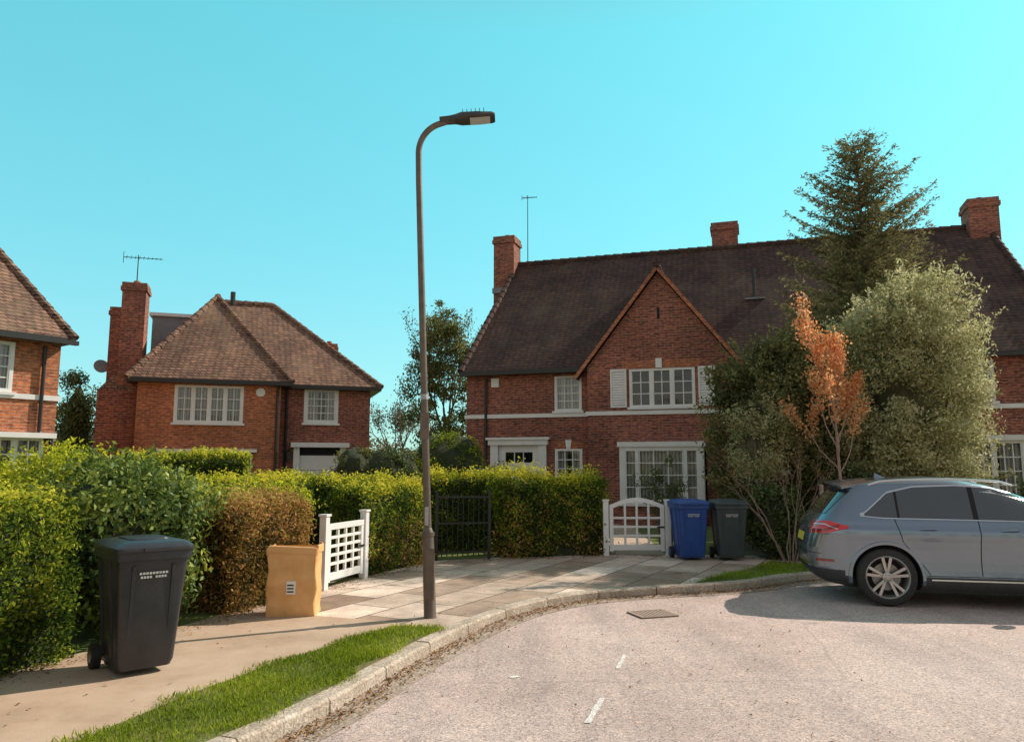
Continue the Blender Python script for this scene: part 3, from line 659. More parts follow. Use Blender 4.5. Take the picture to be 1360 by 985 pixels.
# ------------------------------------------------------------------ bins
def wbin(loc,rz,c1,c2,lidc=None,rough=.45):
    m=pm('bin_plastic',c1,c2,5,rough,bmp=.15,bscale=120,spec=.5); ml=m
    b=MB()
    b.loft([rrect(.20,.22,.05,.05,0,-.02),rrect(.215,.245,.05,.10,0,-.02),rrect(.245,.29,.05,.55,0,-.01),rrect(.268,.325,.05,.86,0,0),rrect(.275,.335,.05,.93,0,0)],0)
    b.loft([rrect(.275,.335,.05,.90,0,0),rrect(.292,.355,.05,.905,0,0),rrect(.292,.355,.05,.965,0,0),rrect(.28,.34,.05,.97,0,0)],0)
    for x in(-.15,.15): b.add([(x-.012,-.262,.12),(x+.012,-.262,.12),(x+.014,-.338,.86),(x-.014,-.338,.86),(x-.012,-.24,.12),(x+.012,-.24,.12),(x+.014,-.32,.86),(x-.014,-.32,.86)],[(0,1,2,3),(0,3,7,4),(1,5,6,2),(3,2,6,7)],0)
    for sx in(-1,1):
        for yy in(-.12,.16):
            b.add([(sx*.226,yy-.012,.14),(sx*.226,yy+.012,.14),(sx*.284,yy+.014,.88),(sx*.284,yy-.014,.88),(sx*.205,yy-.012,.14),(sx*.205,yy+.012,.14),(sx*.26,yy+.014,.88),(sx*.26,yy-.014,.88)],[(0,1,2,3),(0,3,7,4),(1,5,6,2),(3,2,6,7)],0)
    b.loft([rrect(.298,.37,.06,.968,0,-.01),rrect(.302,.375,.06,.985,0,-.01),rrect(.298,.37,.06,1.005,0,-.01),rrect(.26,.33,.06,1.035,0,-.0),rrect(.2,.26,.06,1.05,0,.0)],1)
    b.loft([rrect(.16,.2,.05,1.045,0,.0),rrect(.15,.19,.05,1.062,0,.0)],1)
    b.box(-.10,.10,-.40,-.36,.975,.998,1)
    b.box(-.24,-.20,.30,.43,.93,.97,0);b.box(.20,.24,.30,.43,.93,.97,0); b.cyl((-.25,.42,.955),(.25,.42,.955),.016,.016,8,0)
    for x in(-.18,.18): b.cyl((x-.03,.36,1.0),(x+.03,.36,1.0),.03,.03,10,1)
    b.cyl((-.25,.24,.10),(.25,.24,.10),.012,.012,6,2)
    for sx in(-1,1):
        b.cyl((sx*.225,.24,.10),(sx*.285,.24,.10),.10,.10,20,2); b.cyl((sx*.284,.24,.10),(sx*.292,.24,.10),.055,.05,14,0)
    b.box(-.2,.2,.2,.27,.06,.3,0)
    for k,(w,z) in enumerate(((.11,.80),(.10,.77))):
        y=-.325-.0015+ (.86-z)*.112-.012
        for q in range(9): 
            if q%5==4 and k: continue
            x=-.0-w+2*w*q/9; b.add([(x,y,z-.009),(x+w*.17,y,z-.009),(x+w*.17,y-.002,z+.009),(x,y-.002,z+.009)],[(0,1,2,3)],3)
    return b.build('wheelie_bin',[m,ml,pm('rubber',(.012,.012,.012),(.02,.02,.02),8,.7),pm('stencil_white',(.6,.6,.6),(.4,.4,.4),30,.6)],smooth=True,loc=loc,rotz=rz)
wbin((-3.08,6.42,.006),R(42),(.020,.021,.028),(.036,.036,.044),rough=.36)
wbin((3.18,13.8,.006),R(4),(.015,.055,.24),(.02,.08,.32))
wbin((3.88,13.75,.006),R(-3),(.04,.055,.06),(.06,.075,.08))
SM=pm('kraft_paper',(.68,.35,.13),(.80,.47,.21),5,.8,bmp=.6,bscale=14)
b=MB(); rings=[]
for j in range(13):
    z=.74*j/12; ring=[]
    for k,p in enumerate(rrect(.27-.006*math.sin(j*.9),.19,.025,z,0,0,3)):
        dx=.004*math.sin(k*1.7+j*.7)+.004*math.sin(k*.6-j*1.3); dz=0 if j<11 else .018*math.sin(k*1.3)+.010*math.sin(k*3.1)
        ring.append((p[0]+dx,p[1]+dx*.8,z+dz))
    rings.append(ring)
top=rings[-1]
rings.append([(p[0]*.93,p[1]*.9,p[2]-.03) for p in top]); rings.append([(p[0]*.8,p[1]*.7,p[2]-.09+.03*math.sin(i*2.2)) for i,p in enumerate(top)])
b.loft(rings,0)
b.loft([[(p[0]*1.03,p[1]*1.04,p[2]-.07) for p in top],[(p[0]*1.035,p[1]*1.05,p[2]-.0) for p in top],[(p[0]*.97,p[1]*.97,p[2]+.01) for p in top]],0,False)
b.box(-.05,.05,-.200,-.193,.24,.38,1)
for k in range(3): b.box(-.04,.03,-.2025,-.200,.26+.035*k,.275+.035*k,2)
b.build('paper_garden_waste_sack',[SM,WHITE,BLACK],smooth=True,loc=(-2.46,8.75,.008),rotz=R(5))
# ------------------------------------------------------------------ gates
def lgate(p0,p1,h,cols,rows,arch,ph):
    p0=Vector(p0);p1=Vector(p1);d=p1-p0;W=d.length;rz=math.atan2(d.y,d.x)
    b=MB()
    for x in(-.05,W+.05):
        b.box(x-.05,x+.05,-.05,.05,0,ph); b.box(x-.065,x+.065,-.065,.065,ph,ph+.03); 
    b.box(.02,.09,-.025,.025,.08,h); b.box(W-.09,W-.02,-.025,.025,.08,h)
    b.box(.09,W-.09,-.022,.022,.10,.20)
    K=12
    for k in range(K):
        xa=.02+(W-.04)*k/K; xb=.02+(W-.04)*(k+1)/K
        za=h+arch*math.sin(math.pi*k/K); zb=h+arch*math.sin(math.pi*(k+1)/K)
        b.add([(xa,-.03,za-.08),(xb,-.03,zb-.08),(xb,-.03,zb),(xa,-.03,za),(xa,.03,za-.08),(xb,.03,zb-.08),(xb,.03,zb),(xa,.03,za)],[(0,1,2,3),(3,2,6,7),(4,7,6,5),(0,4,5,1)])
    for c in range(1,cols):
        x=.09+(W-.18)*c/cols; zt=h-.07+arch*math.sin(math.pi*x/W); b.box(x-.02,x+.02,-.018,.018,.2,zt)
    for r in range(1,rows):
        z=.2+(h-.27)*r/rows; b.box(.09,W-.09,-.0165,.0165,z-.02,z+.02)
    b.box(W-.16,W-.02,-.045,-.03,h*.55,h*.55+.03,1)
    return b.build('garden_gate',[WHITE,BLACK],loc=(p0.x,p0.y,.005),rotz=rz,bevel=.004)
lgate((-2.52,10.42,0),(-2.22,11.42,0),.86,4,5,.0,.97)
lgate((1.80,14.3,0),(2.86,14.3,0),.92,4,4,.14,1.0)
b=MB(); W=.95
for x in(0,W): b.box(x-.025,x+.025,-.025,.025,0,1.22)
for z in(.12,.62,1.08): b.box(.025,W-.025,-.012,.012,z,z+.03)
for k in range(1,10): b.cyl((W*k/10,0,.05),(W*k/10,0,1.14),.009,.009,6)
b.build('iron_gate',[BLACK],loc=(-1.34,13.62,.005),rotz=R(12))
# ------------------------------------------------------------------ car
PAINT,nt,bs=M('car_paint')
bs.inputs['Metallic'].default_value=.8; bs.inputs['Roughness'].default_value=.24
bs.inputs['Coat Weight'].default_value=1; bs.inputs['Coat Roughness'].default_value=.02
fl=noise(nt,objco(nt),900,1); nt.links.new(ramp(nt,fl,[(.3,(.17,.22,.28)),(.7,(.26,.32,.39))]),bs.inputs['Base Color'])
CGL=pm('car_glass',(.02,.026,.03),(.03,.036,.04),2,.02,0,1.0,spec=1.0)
CHR=pm('car_trim',(.75,.75,.75),(.65,.65,.65),3,.2,1)
CPL=pm('car_plastic',(.035,.035,.04),(.05,.05,.055),20,.6)
RUB=pm('tyre_rubber',(.02,.02,.021),(.035,.035,.035),30,.8)
RIM=pm('alloy_rim',(.55,.53,.51),(.45,.43,.42),5,.3,.75)
TLR=pm('tail_light_red',(.75,.03,.02),(.6,.015,.01),8,.12,0,1)
TLD=pm('tail_light_dark',(.30,.012,.01),(.18,.008,.008),8,.12,0,1)
PLT=pm('number_plate',(.75,.6,.08),(.7,.55,.07),5,.4)
HLT=pm('headlight',(.7,.72,.75),(.5,.5,.55),9,.08,.3,1)
SEAM=pm('panel_gap',(.01,.01,.01),(.012,.012,.012),5,.8)
CAR=empty('parked_car',(4.06,10.81,-.096),R(-13))
zt=[.19,.24,.32,.45,.58,.70,.80,.88,.94,.99,1.04,1.09,1.14,1.30,1.44,1.51,1.56,1.595,1.615]
xrt=[.42,.22,.08,.02,.0,.0,.02,.045,.06,.085,.12,.16,.20,.34,.46,.53,.80,1.2,1.5]
xft=[4.10,4.30,4.42,4.47,4.48,4.47,4.43,4.34,4.20,3.95,3.65,3.38,3.16,2.80,2.46,2.24,2.02,1.8,1.6]
hwt=[.80,.87,.900,.886,.880,.894,.916,.940,.934,.904,.886,.862,.835,.765,.70,.655,.58,.42,.2]
NE=5.5
def pr(z): return np.interp(z,zt,xrt),np.interp(z,zt,xft),np.interp(z,zt,hwt)
def ys(x,z):
    a,c,h=pr(z); xm=(a+c)/2; q=min(abs((x-xm)/((c-a)/2)),.999); return float(h*(1-q**NE)**(1/NE))
def xs_rear(y,z):
    a,c,h=pr(z); xm=(a+c)/2; q=min(abs(y/h),.999); return float(xm-(xm-a)*(1-q**NE)**(1/NE))
def xs_front(y,z):
    a,c,h=pr(z); xm=(a+c)/2; q=min(abs(y/h),.999); return float(xm+(c-xm)*(1-q**NE)**(1/NE))
b=MB(); rings=[]
zz=sorted(set([round(float(z),4) for z in np.linspace(.19,1.615,44)]+zt))
def outline(z,n=160):
    a,c,h=pr(z); xm=(a+c)/2; hx=(c-a)/2
    tt=np.linspace(0,2*math.pi,2881)[:-1]; cx_=np.cos(tt); sx_=np.sin(tt)
    X=xm+hx*np.sign(cx_)*np.abs(cx_)**(2/NE); Y=h*np.sign(sx_)*np.abs(sx_)**(2/NE)
    Xu=2.2*np.sign(cx_)*np.abs(cx_)**(2/NE); Yu=.9*np.sign(sx_)*np.abs(sx_)**(2/NE)
    d=np.hypot(np.diff(np.append(Xu,Xu[0])),np.diff(np.append(Yu,Yu[0]))); cu=np.concatenate([[0],np.cumsum(d)])
    u=np.linspace(0,cu[-1],n+1)[:-1]; Xa=np.append(X,X[0]);Ya=np.append(Y,Y[0])
    return [(float(np.interp(q,cu,Xa)),float(np.interp(q,cu,Ya)),z) for q in u]
for z in zz: rings.append(outline(z))
b.loft(rings)
body=b.build('body',[PAINT,CPL],parent=None)
cut=MB()
for wx in(.90,3.58):
    for sy in(-1,1):
        cut.cyl((wx,sy*.60,.355),(wx,sy*1.1,.355),.405,.405,48,0)
cutter=cut.build('cut',[CPL])
md=body.modifiers.new('b','BOOLEAN'); md.object=cutter; md.operation='DIFFERENCE'; md.solver='EXACT'
try: md.material_mode='TRANSFER'
except: pass
dg=bpy.context.evaluated_depsgraph_get(); me=bpy.data.meshes.new_from_object(body.evaluated_get(dg))
bpy.data.objects.remove(cutter); body.modifiers.clear(); body.data=me; body.parent=CAR
me.materials.clear(); me.materials.append(PAINT); me.materials.append(CPL)
for p in me.polygons:
    c=p.center; inarch=False
    for wx in(.90,3.58):
        r=math.hypot(c[0]-wx,c[2]-.355)
        if r<.412 and abs(c[1])>.58 and (abs(p.normal[1])<.4 or r<.39): inarch=True
    p.material_index=1 if (inarch or c[2]<.34) else 0; p.use_smooth=True
me.set_sharp_from_angle(angle=R(30))
def spanel(b,xa,xb,lo,hi,off,m,nx=30,nz=5,sides=(-1,1)):
    for sd in sides:
        vs=[];fs=[]
        for i in range(nx+1):
            x=xa+(xb-xa)*i/nx; l=lo(x);h=hi(x)
            for j in range(nz+1):
                z=l+(h-l)*j/nz; vs.append((x,sd*(ys(x,z)+off),z))
        for i in range(nx):
            for j in range(nz):
                q=(i*(nz+1)+j,(i+1)*(nz+1)+j,(i+1)*(nz+1)+j+1,i*(nz+1)+j+1); fs.append(q if sd<0 else q[::-1])
        b.add(vs,fs,m)
def rpanel(b,ya,yb,lo,hi,off,m,ny=24,nz=5,front=False):
    vs=[];fs=[]
    for i in range(ny+1):
        y=ya+(yb-ya)*i/ny; l=lo(y);h=hi(y)
        for j in range(nz+1):
            z=l+(h-l)*j/nz; vs.append(((xs_front(y,z)+off) if front else (xs_rear(y,z)-off),y,z))
    for i in range(ny):
        for j in range(nz): 
            q=(i*(nz+1)+j,(i+1)*(nz+1)+j,(i+1)*(nz+1)+j+1,i*(nz+1)+j+1); fs.append(q if front else q[::-1])
    b.add(vs,fs,m)
def cpanel(b,x_side,y_rear,lo,hi,off,m,n=26,nz=5):
    for sd in(-1,1):
        vs=[];fs=[]
        for i in range(n+1):
            t=i/n
            for j in range(nz+1):
                l=lo(t);h_=hi(t); z=l+(h_-l)*j/nz
                a,c,h=pr(z); xm=(a+c)/2; hx=(c-a)/2
                ta=math.atan2((y_rear/h)**(NE/2),(max(1-(y_rear/h)**NE,1e-6))**.5)
                qx=(xm-x_side)/hx; tb=math.atan2((max(1-qx**NE,1e-6))**.5,qx**(NE/2))
                th=ta+(tb-ta)*t
                x=xm-(hx+off)*math.cos(th)**(2/NE); y=(h+off)*math.sin(th)**(2/NE)
                vs.append((x,sd*y,z))
        for i in range(n):
            for j in range(nz):
                q=(i*(nz+1)+j,(i+1)*(nz+1)+j,(i+1)*(nz+1)+j+1,i*(nz+1)+j+1); fs.append(q if sd<0 else q[::-1])
        b.add(vs,fs,m)
I=lambda xs_,zs_: (lambda x: float(np.interp(x,xs_,zs_)))
b=MB()
whi=I([.66,.72,.98,1.3,1.8,2.2,2.6,3.0],[1.13,1.17,1.40,1.475,1.495,1.47,1.35,1.14]); wlo=I([.66,.9,3.0],[1.12,1.10,1.08])
chi=lambda x: whi(x)+.018; clo=lambda x: wlo(x)-.018
spanel(b,.63,3.02,clo,chi,.006,1,60,6)
spanel(b,.68,1.06,lambda x:wlo(x),lambda x:whi(x),.011,0,14,5)
spanel(b,1.09,1.93,lambda x:wlo(x),lambda x:whi(x),.011,0,26,5)
spanel(b,1.99,2.96,lambda x:wlo(x),lambda x:whi(x),.011,0,26,5)
spanel(b,1.06,1.09,wlo,whi,.012,2,2,5); spanel(b,1.93,1.99,wlo,whi,.012,2,2,5)
rpanel(b,-.62,.62,lambda y:1.13,lambda y:1.43,.008,0)
rpanel(b,-.64,.64,lambda y:1.14,lambda y:1.46,.008,0,front=True)
b.build('windows',[CGL,CHR,SEAM],parent=CAR,smooth=True)
b=MB()
def vseam(xa,xb,za,zb,w=.009):
    n=14
    for sd in(-1,1):
        vs=[]
        for i in range(n+1):
            t=i/n; x=xa+(xb-xa)*t; z=za+(zb-za)*t
            vs+=[(x-w/2,sd*(ys(x,z)+.004),z),(x+w/2,sd*(ys(x,z)+.004),z)]
        b.add(vs,[(2*i,2*i+1,2*i+3,2*i+2) for i in range(n)],0)
vseam(1.98,1.98,.40,1.08); vseam(3.02,3.02,.40,1.07); vseam(1.32,1.10,.52,.80); vseam(1.10,1.02,.80,1.09); vseam(1.40,1.32,.40,.52)
spanel(b,1.36,3.1,lambda x:.385,lambda x:.393,.004,0,30,1)
spanel(b,1.31,3.17,lambda x:.20,lambda x:.375,.010,1,30,3); spanel(b,1.40,3.1,lambda x:.335,lambda x:.352,.022,2,30,1)
for wx in(.90,3.58):
    for sd in(-1,1):
        vs=[];K=36
        for i in range(K+1):
            a=R(-12)+R(204)*i/K
            for rr,oo in((.403,.0),(.405,.012),(.44,.012),(.45,.002)):
                x=wx+rr*math.cos(a); z=max(.355+rr*math.sin(a),.2); vs.append((x,sd*(ys(x,z)+oo),z))
        b.add(vs,[(4*i+k,4*i+k+1,4*i+k+5,4*i+k+4) for i in range(K) for k in range(3)],3)
for hx in(1.30,2.22):
    for sd in(-1,1):
        y=sd*(ys(hx,.96)+.018); b.pipe([(hx-.01,y-sd*.02,.955),(hx+.01,y,.96),(hx+.17,y,.965),(hx+.19,y-sd*.02,.965)],[.012,.014,.014,.012],8,3)
tl=I([0,.6,1.0],[.875,.885,.955]); th=I([0,.6,1.0],[1.035,1.04,.985])
cpanel(b,.48,.50,tl,th,.008,4); cpanel(b,.38,.54,lambda t:tl(t)+.018,lambda t:tl(t)+.05,.013,5); cpanel(b,.36,.56,lambda t:th(t)-.05,lambda t:th(t)-.036,.013,7)
rpanel(b,-.48,.48,lambda y:.995,lambda y:1.01,.008,2,16,1)
rpanel(b,-.26,.26,lambda y:.74,lambda y:.85,.010,6,6,2)
cpanel(b,.42,.02,lambda t:.24,lambda t:.42,.008,1,30,3)
cpanel(b,.30,.66,lambda t:.52,lambda t:.55,.008,5,12,2)
rpanel(b,-.72,.72,lambda y:.615,lambda y:.622,.004,0,24,1)
for s_ in(-1,1):
    rpanel(b,min(s_*.48,s_*.86),max(s_*.48,s_*.86),lambda y:.74,lambda y:.88,.006,7,10,4,True); rpanel(b,min(s_*.5,s_*.82),max(s_*.5,s_*.82),lambda y:.32,lambda y:.52,.006,1,10,4,True)
rpanel(b,-.42,.42,lambda y:.36,lambda y:.84,.008,1,12,6,True)
for k in range(5): 
    z=.42+.085*k; rpanel(b,-.4,.4,lambda y:z,lambda y:z+.015,.016,2,12,1,True)
b.build('body_trim',[SEAM,CPL,CHR,PAINT,TLR,TLD,PLT,HLT],parent=CAR,smooth=True)
b=MB()
for sd in(-1,1):
    pts=[];rs=[]
    for i in range(13):
        t=i/12; x=.78+1.7*t; z=1.525+.055*math.sin(math.pi*t)**.6; pts.append((x,sd*(.635-.02*t),z if 0<i<12 else 1.50)); rs.append(.014)
    b.pipe(pts,rs,8,1)
    b.loft([[(x,sd*(y),z) for(x,y,z) in r] for r in [[(2.86,.86,1.10),(2.98,.86,1.10),(2.98,.86,1.16),(2.86,.86,1.16)],[(2.82,.93,1.08),(3.0,.93,1.09),(3.0,.93,1.21),(2.83,.93,1.21)],[(2.84,1.03,1.10),(2.97,1.03,1.11),(2.96,1.03,1.20),(2.85,1.03,1.20)]]],0)
b.loft([[(x0,y,z),(x1,y,z1),(x1,y,z1-.02),(x0,y,z-.03)] for (y,x0,x1,z,z1) in((-.60,.46,.80,1.475,1.53),(-.4,.38,.8,1.52,1.57),(0,.36,.85,1.54,1.59),(.4,.38,.8,1.52,1.57),(.60,.46,.80,1.475,1.53))],0)
b.add([(1.0,-.02,1.58),(1.14,-.02,1.59),(1.01,0,1.655),(1.0,.02,1.58),(1.14,.02,1.59)],[(0,1,2),(4,3,2),(3,0,2)],0)
b.build('roof_rails_and_mirrors',[PAINT,CHR],parent=CAR,smooth=True)
BRK=pm('brake_disc',(.3,.3,.3),(.2,.2,.2),8,.4,.8)
for wx in(.90,3.58):
    for sd in(-1,1):
        b=MB(); K=48
        def lathe(prof,m,K=48):
            b.loft([[(r*math.cos(2*math.pi*i/K),y,r*math.sin(2*math.pi*i/K)) for i in range(K)] for r,y in prof],m,False)
        o=-.11
        lathe([(.24,.11),(.33,.105),(.352,.08),(.358,.0),(.352,o+.03),(.335,o+.005),(.30,o-.006),(.262,o),(.255,o+.02)],0)
        lathe([(.262,o+.0),(.256,o-.004),(.248,o+.004),(.236,o+.03),(.225,.06)],1)
        lathe([(.225,.02),(.02,.02)],2); lathe([(.17,-.0),(.17,-.012),(.05,-.012)],3)
        lathe([(.06,o+.06),(.058,o+.022),(.03,o+.014),(.002,o+.014)],1,24)
        for k in range(5):
            for dd in(-.13,.13):
                a=2*math.pi*k/5+math.pi/2; a0=a+dd*.9; a1=a+dd*1.5
                p0=Vector((.045*math.cos(a0),o+.035,.045*math.sin(a0))); p1=Vector((.25*math.cos(a1),o+.012,.25*math.sin(a1)))
                t=Vector((-math.sin(a),0,math.cos(a)))
                vs=[p0-t*.014,p0+t*.014,p1+t*.018,p1-t*.018]; vs2=[v+Vector((0,.03,0)) for v in vs]
                b.add(vs+vs2,[(0,1,2,3),(0,4,5,1),(1,5,6,2),(3,2,6,7),(0,3,7,4)],1)
        for k in range(5):
            a=2*math.pi*(k+.5)/5+math.pi/2; b.cyl((.035*math.cos(a),o+.02,.035*math.sin(a)),(.035*math.cos(a),o+.008,.035*math.sin(a)),.007,.007,6,3)
        b.build('wheel',[RUB,RIM,SEAM,BRK],parent=CAR,smooth=True,loc=(wx,sd*.80,.358),rotz=0 if sd<0 else math.pi)
# ------------------------------------------------------------------ hedges and shrubs
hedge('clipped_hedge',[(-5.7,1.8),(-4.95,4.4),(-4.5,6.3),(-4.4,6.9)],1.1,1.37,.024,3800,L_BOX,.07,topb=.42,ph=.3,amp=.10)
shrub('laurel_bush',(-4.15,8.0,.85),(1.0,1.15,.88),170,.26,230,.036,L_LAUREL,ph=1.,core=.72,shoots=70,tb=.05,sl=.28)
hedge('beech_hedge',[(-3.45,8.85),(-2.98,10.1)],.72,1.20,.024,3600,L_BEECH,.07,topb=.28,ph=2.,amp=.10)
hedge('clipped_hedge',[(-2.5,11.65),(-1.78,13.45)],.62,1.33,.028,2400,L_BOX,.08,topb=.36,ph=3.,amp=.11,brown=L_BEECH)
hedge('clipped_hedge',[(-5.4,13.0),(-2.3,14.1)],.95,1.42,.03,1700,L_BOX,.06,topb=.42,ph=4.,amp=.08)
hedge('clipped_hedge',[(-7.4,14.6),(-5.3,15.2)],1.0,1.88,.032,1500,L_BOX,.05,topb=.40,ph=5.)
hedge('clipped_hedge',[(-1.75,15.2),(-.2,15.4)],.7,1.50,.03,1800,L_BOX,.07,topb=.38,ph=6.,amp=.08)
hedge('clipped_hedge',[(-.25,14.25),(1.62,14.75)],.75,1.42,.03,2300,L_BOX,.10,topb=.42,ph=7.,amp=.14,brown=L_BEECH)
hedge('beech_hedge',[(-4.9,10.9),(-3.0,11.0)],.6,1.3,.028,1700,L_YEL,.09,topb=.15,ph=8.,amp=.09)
shrub('flowering_shrub',(-6.1,10.6,.9),(1.5,1.1,.98),110,.28,170,.03,L_YEL,ph=2.,shoots=90,tb=.12,sl=.35)
shrub('flowering_shrub',(-4.6,9.6,.8),(.8,.6,.85),50,.24,140,.028,L_YEL,ph=2.4,shoots=80,core=.5,tb=.08,sl=.35)
shrub('flowering_shrub',(-9.0,12.8,.9),(1.6,1.1,1.0),70,.3,150,.035,L_YEL,ph=2.7,shoots=50,sl=.35)
shrub('topiary_ball',(-3.45,17.3,1.35),(.75,.75,.8),120,.16,110,.03,L_OLIVE,ph=3.,core=.85,jag=.08)
shrub('topiary_ball',(-2.62,16.6,1.25),(.72,.72,.85),120,.16,110,.03,L_DARK,ph=3.5,core=.85,jag=.05)
shrub('round_bush',(-1.7,20.3,1.5),(1.2,1.1,1.2),110,.24,120,.035,L_BOX,ph=4.,core=.8,jag=.1,tb=.1)
shrub('round_bush',(-.6,18.5,1.0),(.8,.7,.85),60,.2,110,.035,L_OLIVE,ph=4.3,core=.75,jag=.15)
shrub('holly_tree',(5.5,15.7,2.2),(1.45,1.4,2.3),280,.32,160,.042,L_HOLLY,ph=5.,core=.5,jag=.22,shoots=140,cmat=CORE2)
shrub('variegated_tree',(7.75,14.7,2.9),(1.5,1.35,2.5),430,.30,190,.038,L_CREAM,ph=6.2,core=.45,jag=.18,asp=.42,shoots=300,cmat=CORE2,inner=.6,sl=.6)
shrub('variegated_shrub',(4.95,14.85,2.0),(.78,.6,.95),90,.22,130,.034,L_CREAM,ph=7.,core=.4,jag=.25,asp=.42,shoots=40,cmat=CORE2)
shrub('low_shrub',(4.75,13.95,.65),(.62,.42,.8),70,.2,130,.034,L_DARK,ph=8.,core=.6)
shrub('low_shrub',(6.3,14.0,.8),(.8,.5,.9),80,.22,130,.034,L_DARK,ph=9.,core=.6)
shrub('low_shrub',(7.9,13.6,.7),(.9,.5,.8),80,.22,130,.034,L_LAUREL,ph=10.,core=.6)
shrub('low_shrub',(9.9,14.2,.7),(1.1,.6,.85),80,.22,130,.034,L_DARK,ph=11.,core=.6)
shrub('rose_bush',(3.0,15.0,1.15),(.5,.4,.7),26,.16,80,.03,L_DARK,ph=12.,core=0,jag=.4)
def spruce(name,base,Ht,Rm,zlo=1.0,nw=40,pw=.48):
    root=empty(name,(0,0,0)); bx,by_=base; segs=[]; P=[];A=[];TN=[]
    n=14
    for i in range(n):
        z0=Ht*i/n;z1=Ht*(i+1)/n; segs.append((Vector((bx+.05*math.sin(z0),by_,z0)),Vector((bx+.05*math.sin(z1),by_,z1)),.15*(1-i/n)+.012,.15*(1-(i+1)/n)+.01))
    for k in range(nw):
        f=k/(nw-1); z=zlo+(Ht-.12-zlo)*f**.95; L0=Rm*(1-z/Ht)**pw+.06; nb=int(9-2*f)
        a0=random.uniform(0,6.28)
        for q in range(nb):
            a=a0+2*math.pi*q/nb+random.gauss(0,.2); Lb=L0*random.uniform(.5,1.18); o=Vector((math.cos(a),math.sin(a),0)); sd=Vector((-o.y,o.x,0))
            dr=-.10+.45*f; prev=Vector((bx+.05*math.sin(z),by_,z+random.gauss(0,.05))); st=prev.copy(); K=max(3,int(Lb/.14)); bt=random.gauss(0,.12)
            for i in range(1,K+1):
                t=i/K; p=st+o*Lb*t+Vector((0,0,Lb*(dr*t+.30*t*t))); segs.append((prev,p,.022*(1-t)+.006,.022*(1-t)+.004))
                tl_=(.36*Lb*(1-t)+.16)*random.uniform(.7,1.1)
                for s2 in(-1,1,0):
                    dv=(o*.75+sd*s2*.8+Vector((0,0,random.gauss(0.05,.2)))).normalized()
                    tl2=.15 if s2==0 else tl_
                    m=max(2,int(tl2/.05))
                    for j in range(m):
                        for rpt in range(2):
                            w=p+dv*tl2*(j+random.random())/m; P.append((w.x+random.gauss(0,.02),w.y+random.gauss(0,.02),w.z+random.gauss(0,.03)-.05*(j/m)**2*tl2)); jj=dv+Vector((random.gauss(0,.5),random.gauss(0,.5),random.gauss(.1,.45))); A.append(tuple(jj)); TN.append(.42+bt+random.gauss(0,.14)+.25*(j/m)*t)
                prev=p
    P=np.array(P);A=np.array(A); nn=len(P)
    leafobj('needles',P,rng.uniform(.04,.07,nn),rng.uniform(.012,.020,nn),np.array(TN),L_SPR,A=A,parent=root)
    segmesh('trunk_and_branches',segs,BARK,root,4)
spruce('spruce_tree',(8.25,17.3),9.35,2.5)
shrub('deciduous_tree',(-16.2,28,2.9),(.9,.9,3.0),80,.4,110,.06,L_OLIVE,ph=14.,core=.5)
root=empty('young_orange_tree',(0,0,0)); segs=[];tips=[]
bx,by_=5.6,13.0
segs+= [(Vector((bx,by_,0)),Vector((bx+.02,by_,1.2)),.035,.028),(Vector((bx+.02,by_,1.2)),Vector((bx-.01,by_,1.95)),.028,.024)]
for k in range(11):
    a=k*2.4; t=k/11; grow((bx-.01,by_,1.5+.12*k),(math.cos(a)*.66,math.sin(a)*.66,1),.66*(1-.15*t),.014,2,segs,tips,.36,.22,2,.72)
grow((bx-.01,by_,1.95),(0,0,1),1.25,.02,2,segs,tips,.26,.25,3,.6)
segmesh('trunk_and_branches',segs,BARKP,root)
C=np.array([tuple(t[0]) for t in tips])
idx=np.repeat(np.arange(len(C)),max(8,int(5200/len(C)))); P=C[idx]+rng.normal(size=(len(idx),3))*np.array([.055,.055,.065])
leafobj('leaves',P,rng.uniform(.022,.036,len(P)),rng.uniform(.013,.022,len(P)),.48+rng.normal(size=len(P))*.24,L_ORG,parent=root)
b=MB(); b.cyl((5.22,12.85,0),(5.22,12.85,1.35),.035,.035,8,0); b.build('tree_stake',[BARKP])
root=empty('bare_shrub',(0,0,0)); segs=[];tips=[]
for k in range(9):
    a=k*.7; grow((4.75+.08*math.cos(a),13.15+.08*math.sin(a),0),(math.cos(a)*.42,math.sin(a)*.42,1),.85,.012,3,segs,tips,.5,.1,2,.68)
segmesh('branches',segs,BARKP,root,4)
C=np.array([tuple(t[0]) for t in tips]); P=np.repeat(C,3,0)+rng.normal(size=(len(C)*3,3))*.03
leafobj('buds',P,.014,.008,rng.random(len(P)),L_LIT,parent=root)
def bgtree(name,base,h,r,nl,mat,ls,kids=3,trunk=.16,dens=.22,spread=.4,lean=.35,dp=4):
    root=empty(name,(0,0,0)); segs=[];tips=[]
    L=h*.27
    segs.append((Vector((*base,0)),Vector((base[0],base[1],h*.22)),trunk,trunk*.8))
    for k in range(4):
        a=k*1.57+.4; grow((base[0],base[1],h*.22),(math.cos(a)*lean,math.sin(a)*lean,1),L*.95,trunk*.5,dp,segs,tips,spread,.12,kids,.70)
    segmesh('trunk_and_branches',segs,BARK,root,4)
    C=np.array([tuple(t[0]) for t in tips]); idx=rng.integers(0,len(C),nl); P=C[idx]+rng.normal(size=(nl,3))*dens
    leafobj('leaves',P,ls*rng.uniform(.7,1.3,nl),ls*.5,.45+.2*lump(P,.8)+rng.normal(size=nl)*.17,mat,parent=root)
    return root
rt=bgtree('deciduous_tree',(-2.9,33.5),9.0,3,3000,L_OLIVE,.06,spread=.34,lean=.2,dens=.12,dp=3)
shrub('x',(-2.9,33.5,5.0),(2.0,1.6,3.9),210,.36,80,.075,L_OLIVE,ph=15.,core=0,trunk=False,jag=.3,root=rt,minz=.8)
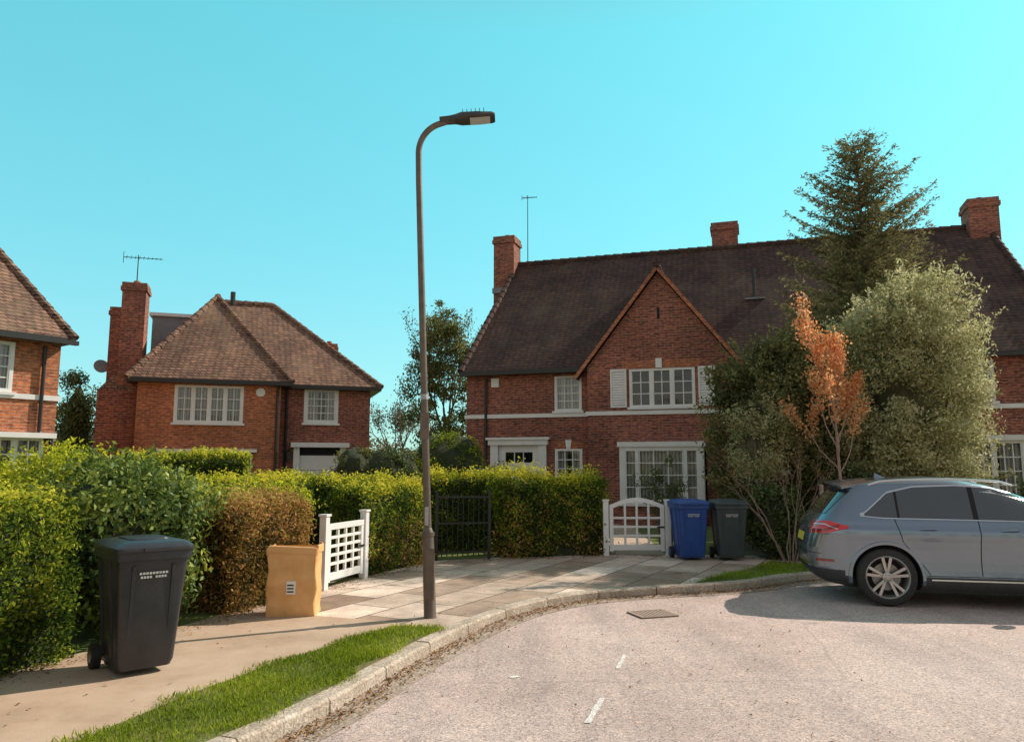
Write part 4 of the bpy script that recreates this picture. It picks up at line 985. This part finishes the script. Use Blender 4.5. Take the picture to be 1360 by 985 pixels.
rt=bgtree('bare_tree',(-6.3,42),5.6,3,2500,L_FAR,.07,spread=.4,lean=.3,dp=3)
m=900; cx=rng.uniform(-95,95,m); cy=rng.uniform(62,120,m); hh=(4.2+2.0*np.sin(cx*.11)+1.4*np.sin(cx*.31+1)+(cy-62)*.035)
idx=np.repeat(np.arange(m),60); d=rdir(len(idx)); 
P=np.stack([cx[idx]+d[:,0]*2.2,cy[idx]+d[:,1]*2,np.abs(rng.random(len(idx))*hh[idx]+d[:,2]*.8)],1)
m=260; cx=rng.uniform(-45,60,m); cy=rng.uniform(-32,-24,m); hh=5+2.5*np.sin(cx*.3)  # unseen tree row behind camera, added to darken reflections in car and windows
idx=np.repeat(np.arange(m),60); d2=rdir(len(idx))
Pb=np.stack([cx[idx]+d2[:,0]*1.8,cy[idx]+d2[:,1]*1.5,np.abs(rng.random(len(idx))*hh[idx]+d2[:,2]*.8)],1)
P=np.vstack([P,Pb]); d=np.vstack([d,d2])
leafobj('distant_and_unseen_trees',P,rng.uniform(.15,.4,len(P)),.16,.45+.25*lump(P,.12)+rng.normal(size=len(P))*.15,L_FAR,d)
b=MB()
pts=[(x,14+4*math.sin(x*.011)+3*math.sin(x*.027+1)) for x in range(-900,901,30)]
vs=[];n=len(pts)
for x,h in pts: vs+=[(x,330,-1),(x,420,h),(x,560,h*.9)]
b.add(vs,[(3*i+k,3*i+k+3,3*i+k+4,3*i+k+1) for i in range(n-1) for k in range(2)])
b.build('hills',[groundmat('hill_woods',(.10,.13,.12),(.16,.18,.15),(.2,.2,.17),.02)],smooth=True)
# ------------------------------------------------------------------ light
AZ=math.atan2(.88,.475); EL=R(38)
sd=Vector((math.sin(AZ)*math.cos(EL),math.cos(AZ)*math.cos(EL),math.sin(EL)))
sl=bpy.data.lights.new('sun','SUN'); sl.energy=5.0; sl.angle=R(.5); sl.color=(1,.87,.73)
so=bpy.data.objects.new('sun',sl); COL.objects.link(so); so.rotation_euler=sd.to_track_quat('Z','Y').to_euler(); so.location=(20,10,30)
w=bpy.data.worlds.new('World'); scene.world=w; w.use_nodes=True; nt=w.node_tree
bg=nt.nodes['Background']
sky=N(nt,'ShaderNodeTexSky',{'sky_type':'NISHITA','sun_disc':False,'sun_elevation':EL,'sun_rotation':AZ,'air_density':1.0,'dust_density':.6,'ozone_density':1.0})
gm=N(nt,'ShaderNodeGamma',None,{0:sky.outputs[0],1:.5})
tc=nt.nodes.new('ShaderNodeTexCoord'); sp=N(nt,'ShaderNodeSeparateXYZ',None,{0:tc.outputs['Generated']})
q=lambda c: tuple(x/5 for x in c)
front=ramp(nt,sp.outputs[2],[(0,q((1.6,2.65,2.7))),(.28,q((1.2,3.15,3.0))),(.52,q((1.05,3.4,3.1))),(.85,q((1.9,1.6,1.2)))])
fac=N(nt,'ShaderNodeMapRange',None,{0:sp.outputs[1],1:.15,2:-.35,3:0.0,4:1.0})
tint=mixc(nt,front,q((2.7,2.3,1.85)),fac.outputs[0])  # unseen sky behind and overhead tinted neutral, added fill light for the facades
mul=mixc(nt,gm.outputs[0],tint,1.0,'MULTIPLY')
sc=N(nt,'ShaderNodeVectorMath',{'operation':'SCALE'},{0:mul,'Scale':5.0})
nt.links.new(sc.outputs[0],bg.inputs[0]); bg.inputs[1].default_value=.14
scene.view_settings.view_transform='Standard'; scene.view_settings.look='None'; scene.view_settings.exposure=0
cam=bpy.data.cameras.new('camera'); cam.lens=26.47; cam.sensor_width=36; cam.clip_end=5000; cam.clip_start=.1
co=bpy.data.objects.new('camera',cam); COL.objects.link(co); co.location=(0,0,1.65); co.rotation_euler=(R(97.2),0,0); scene.camera=co
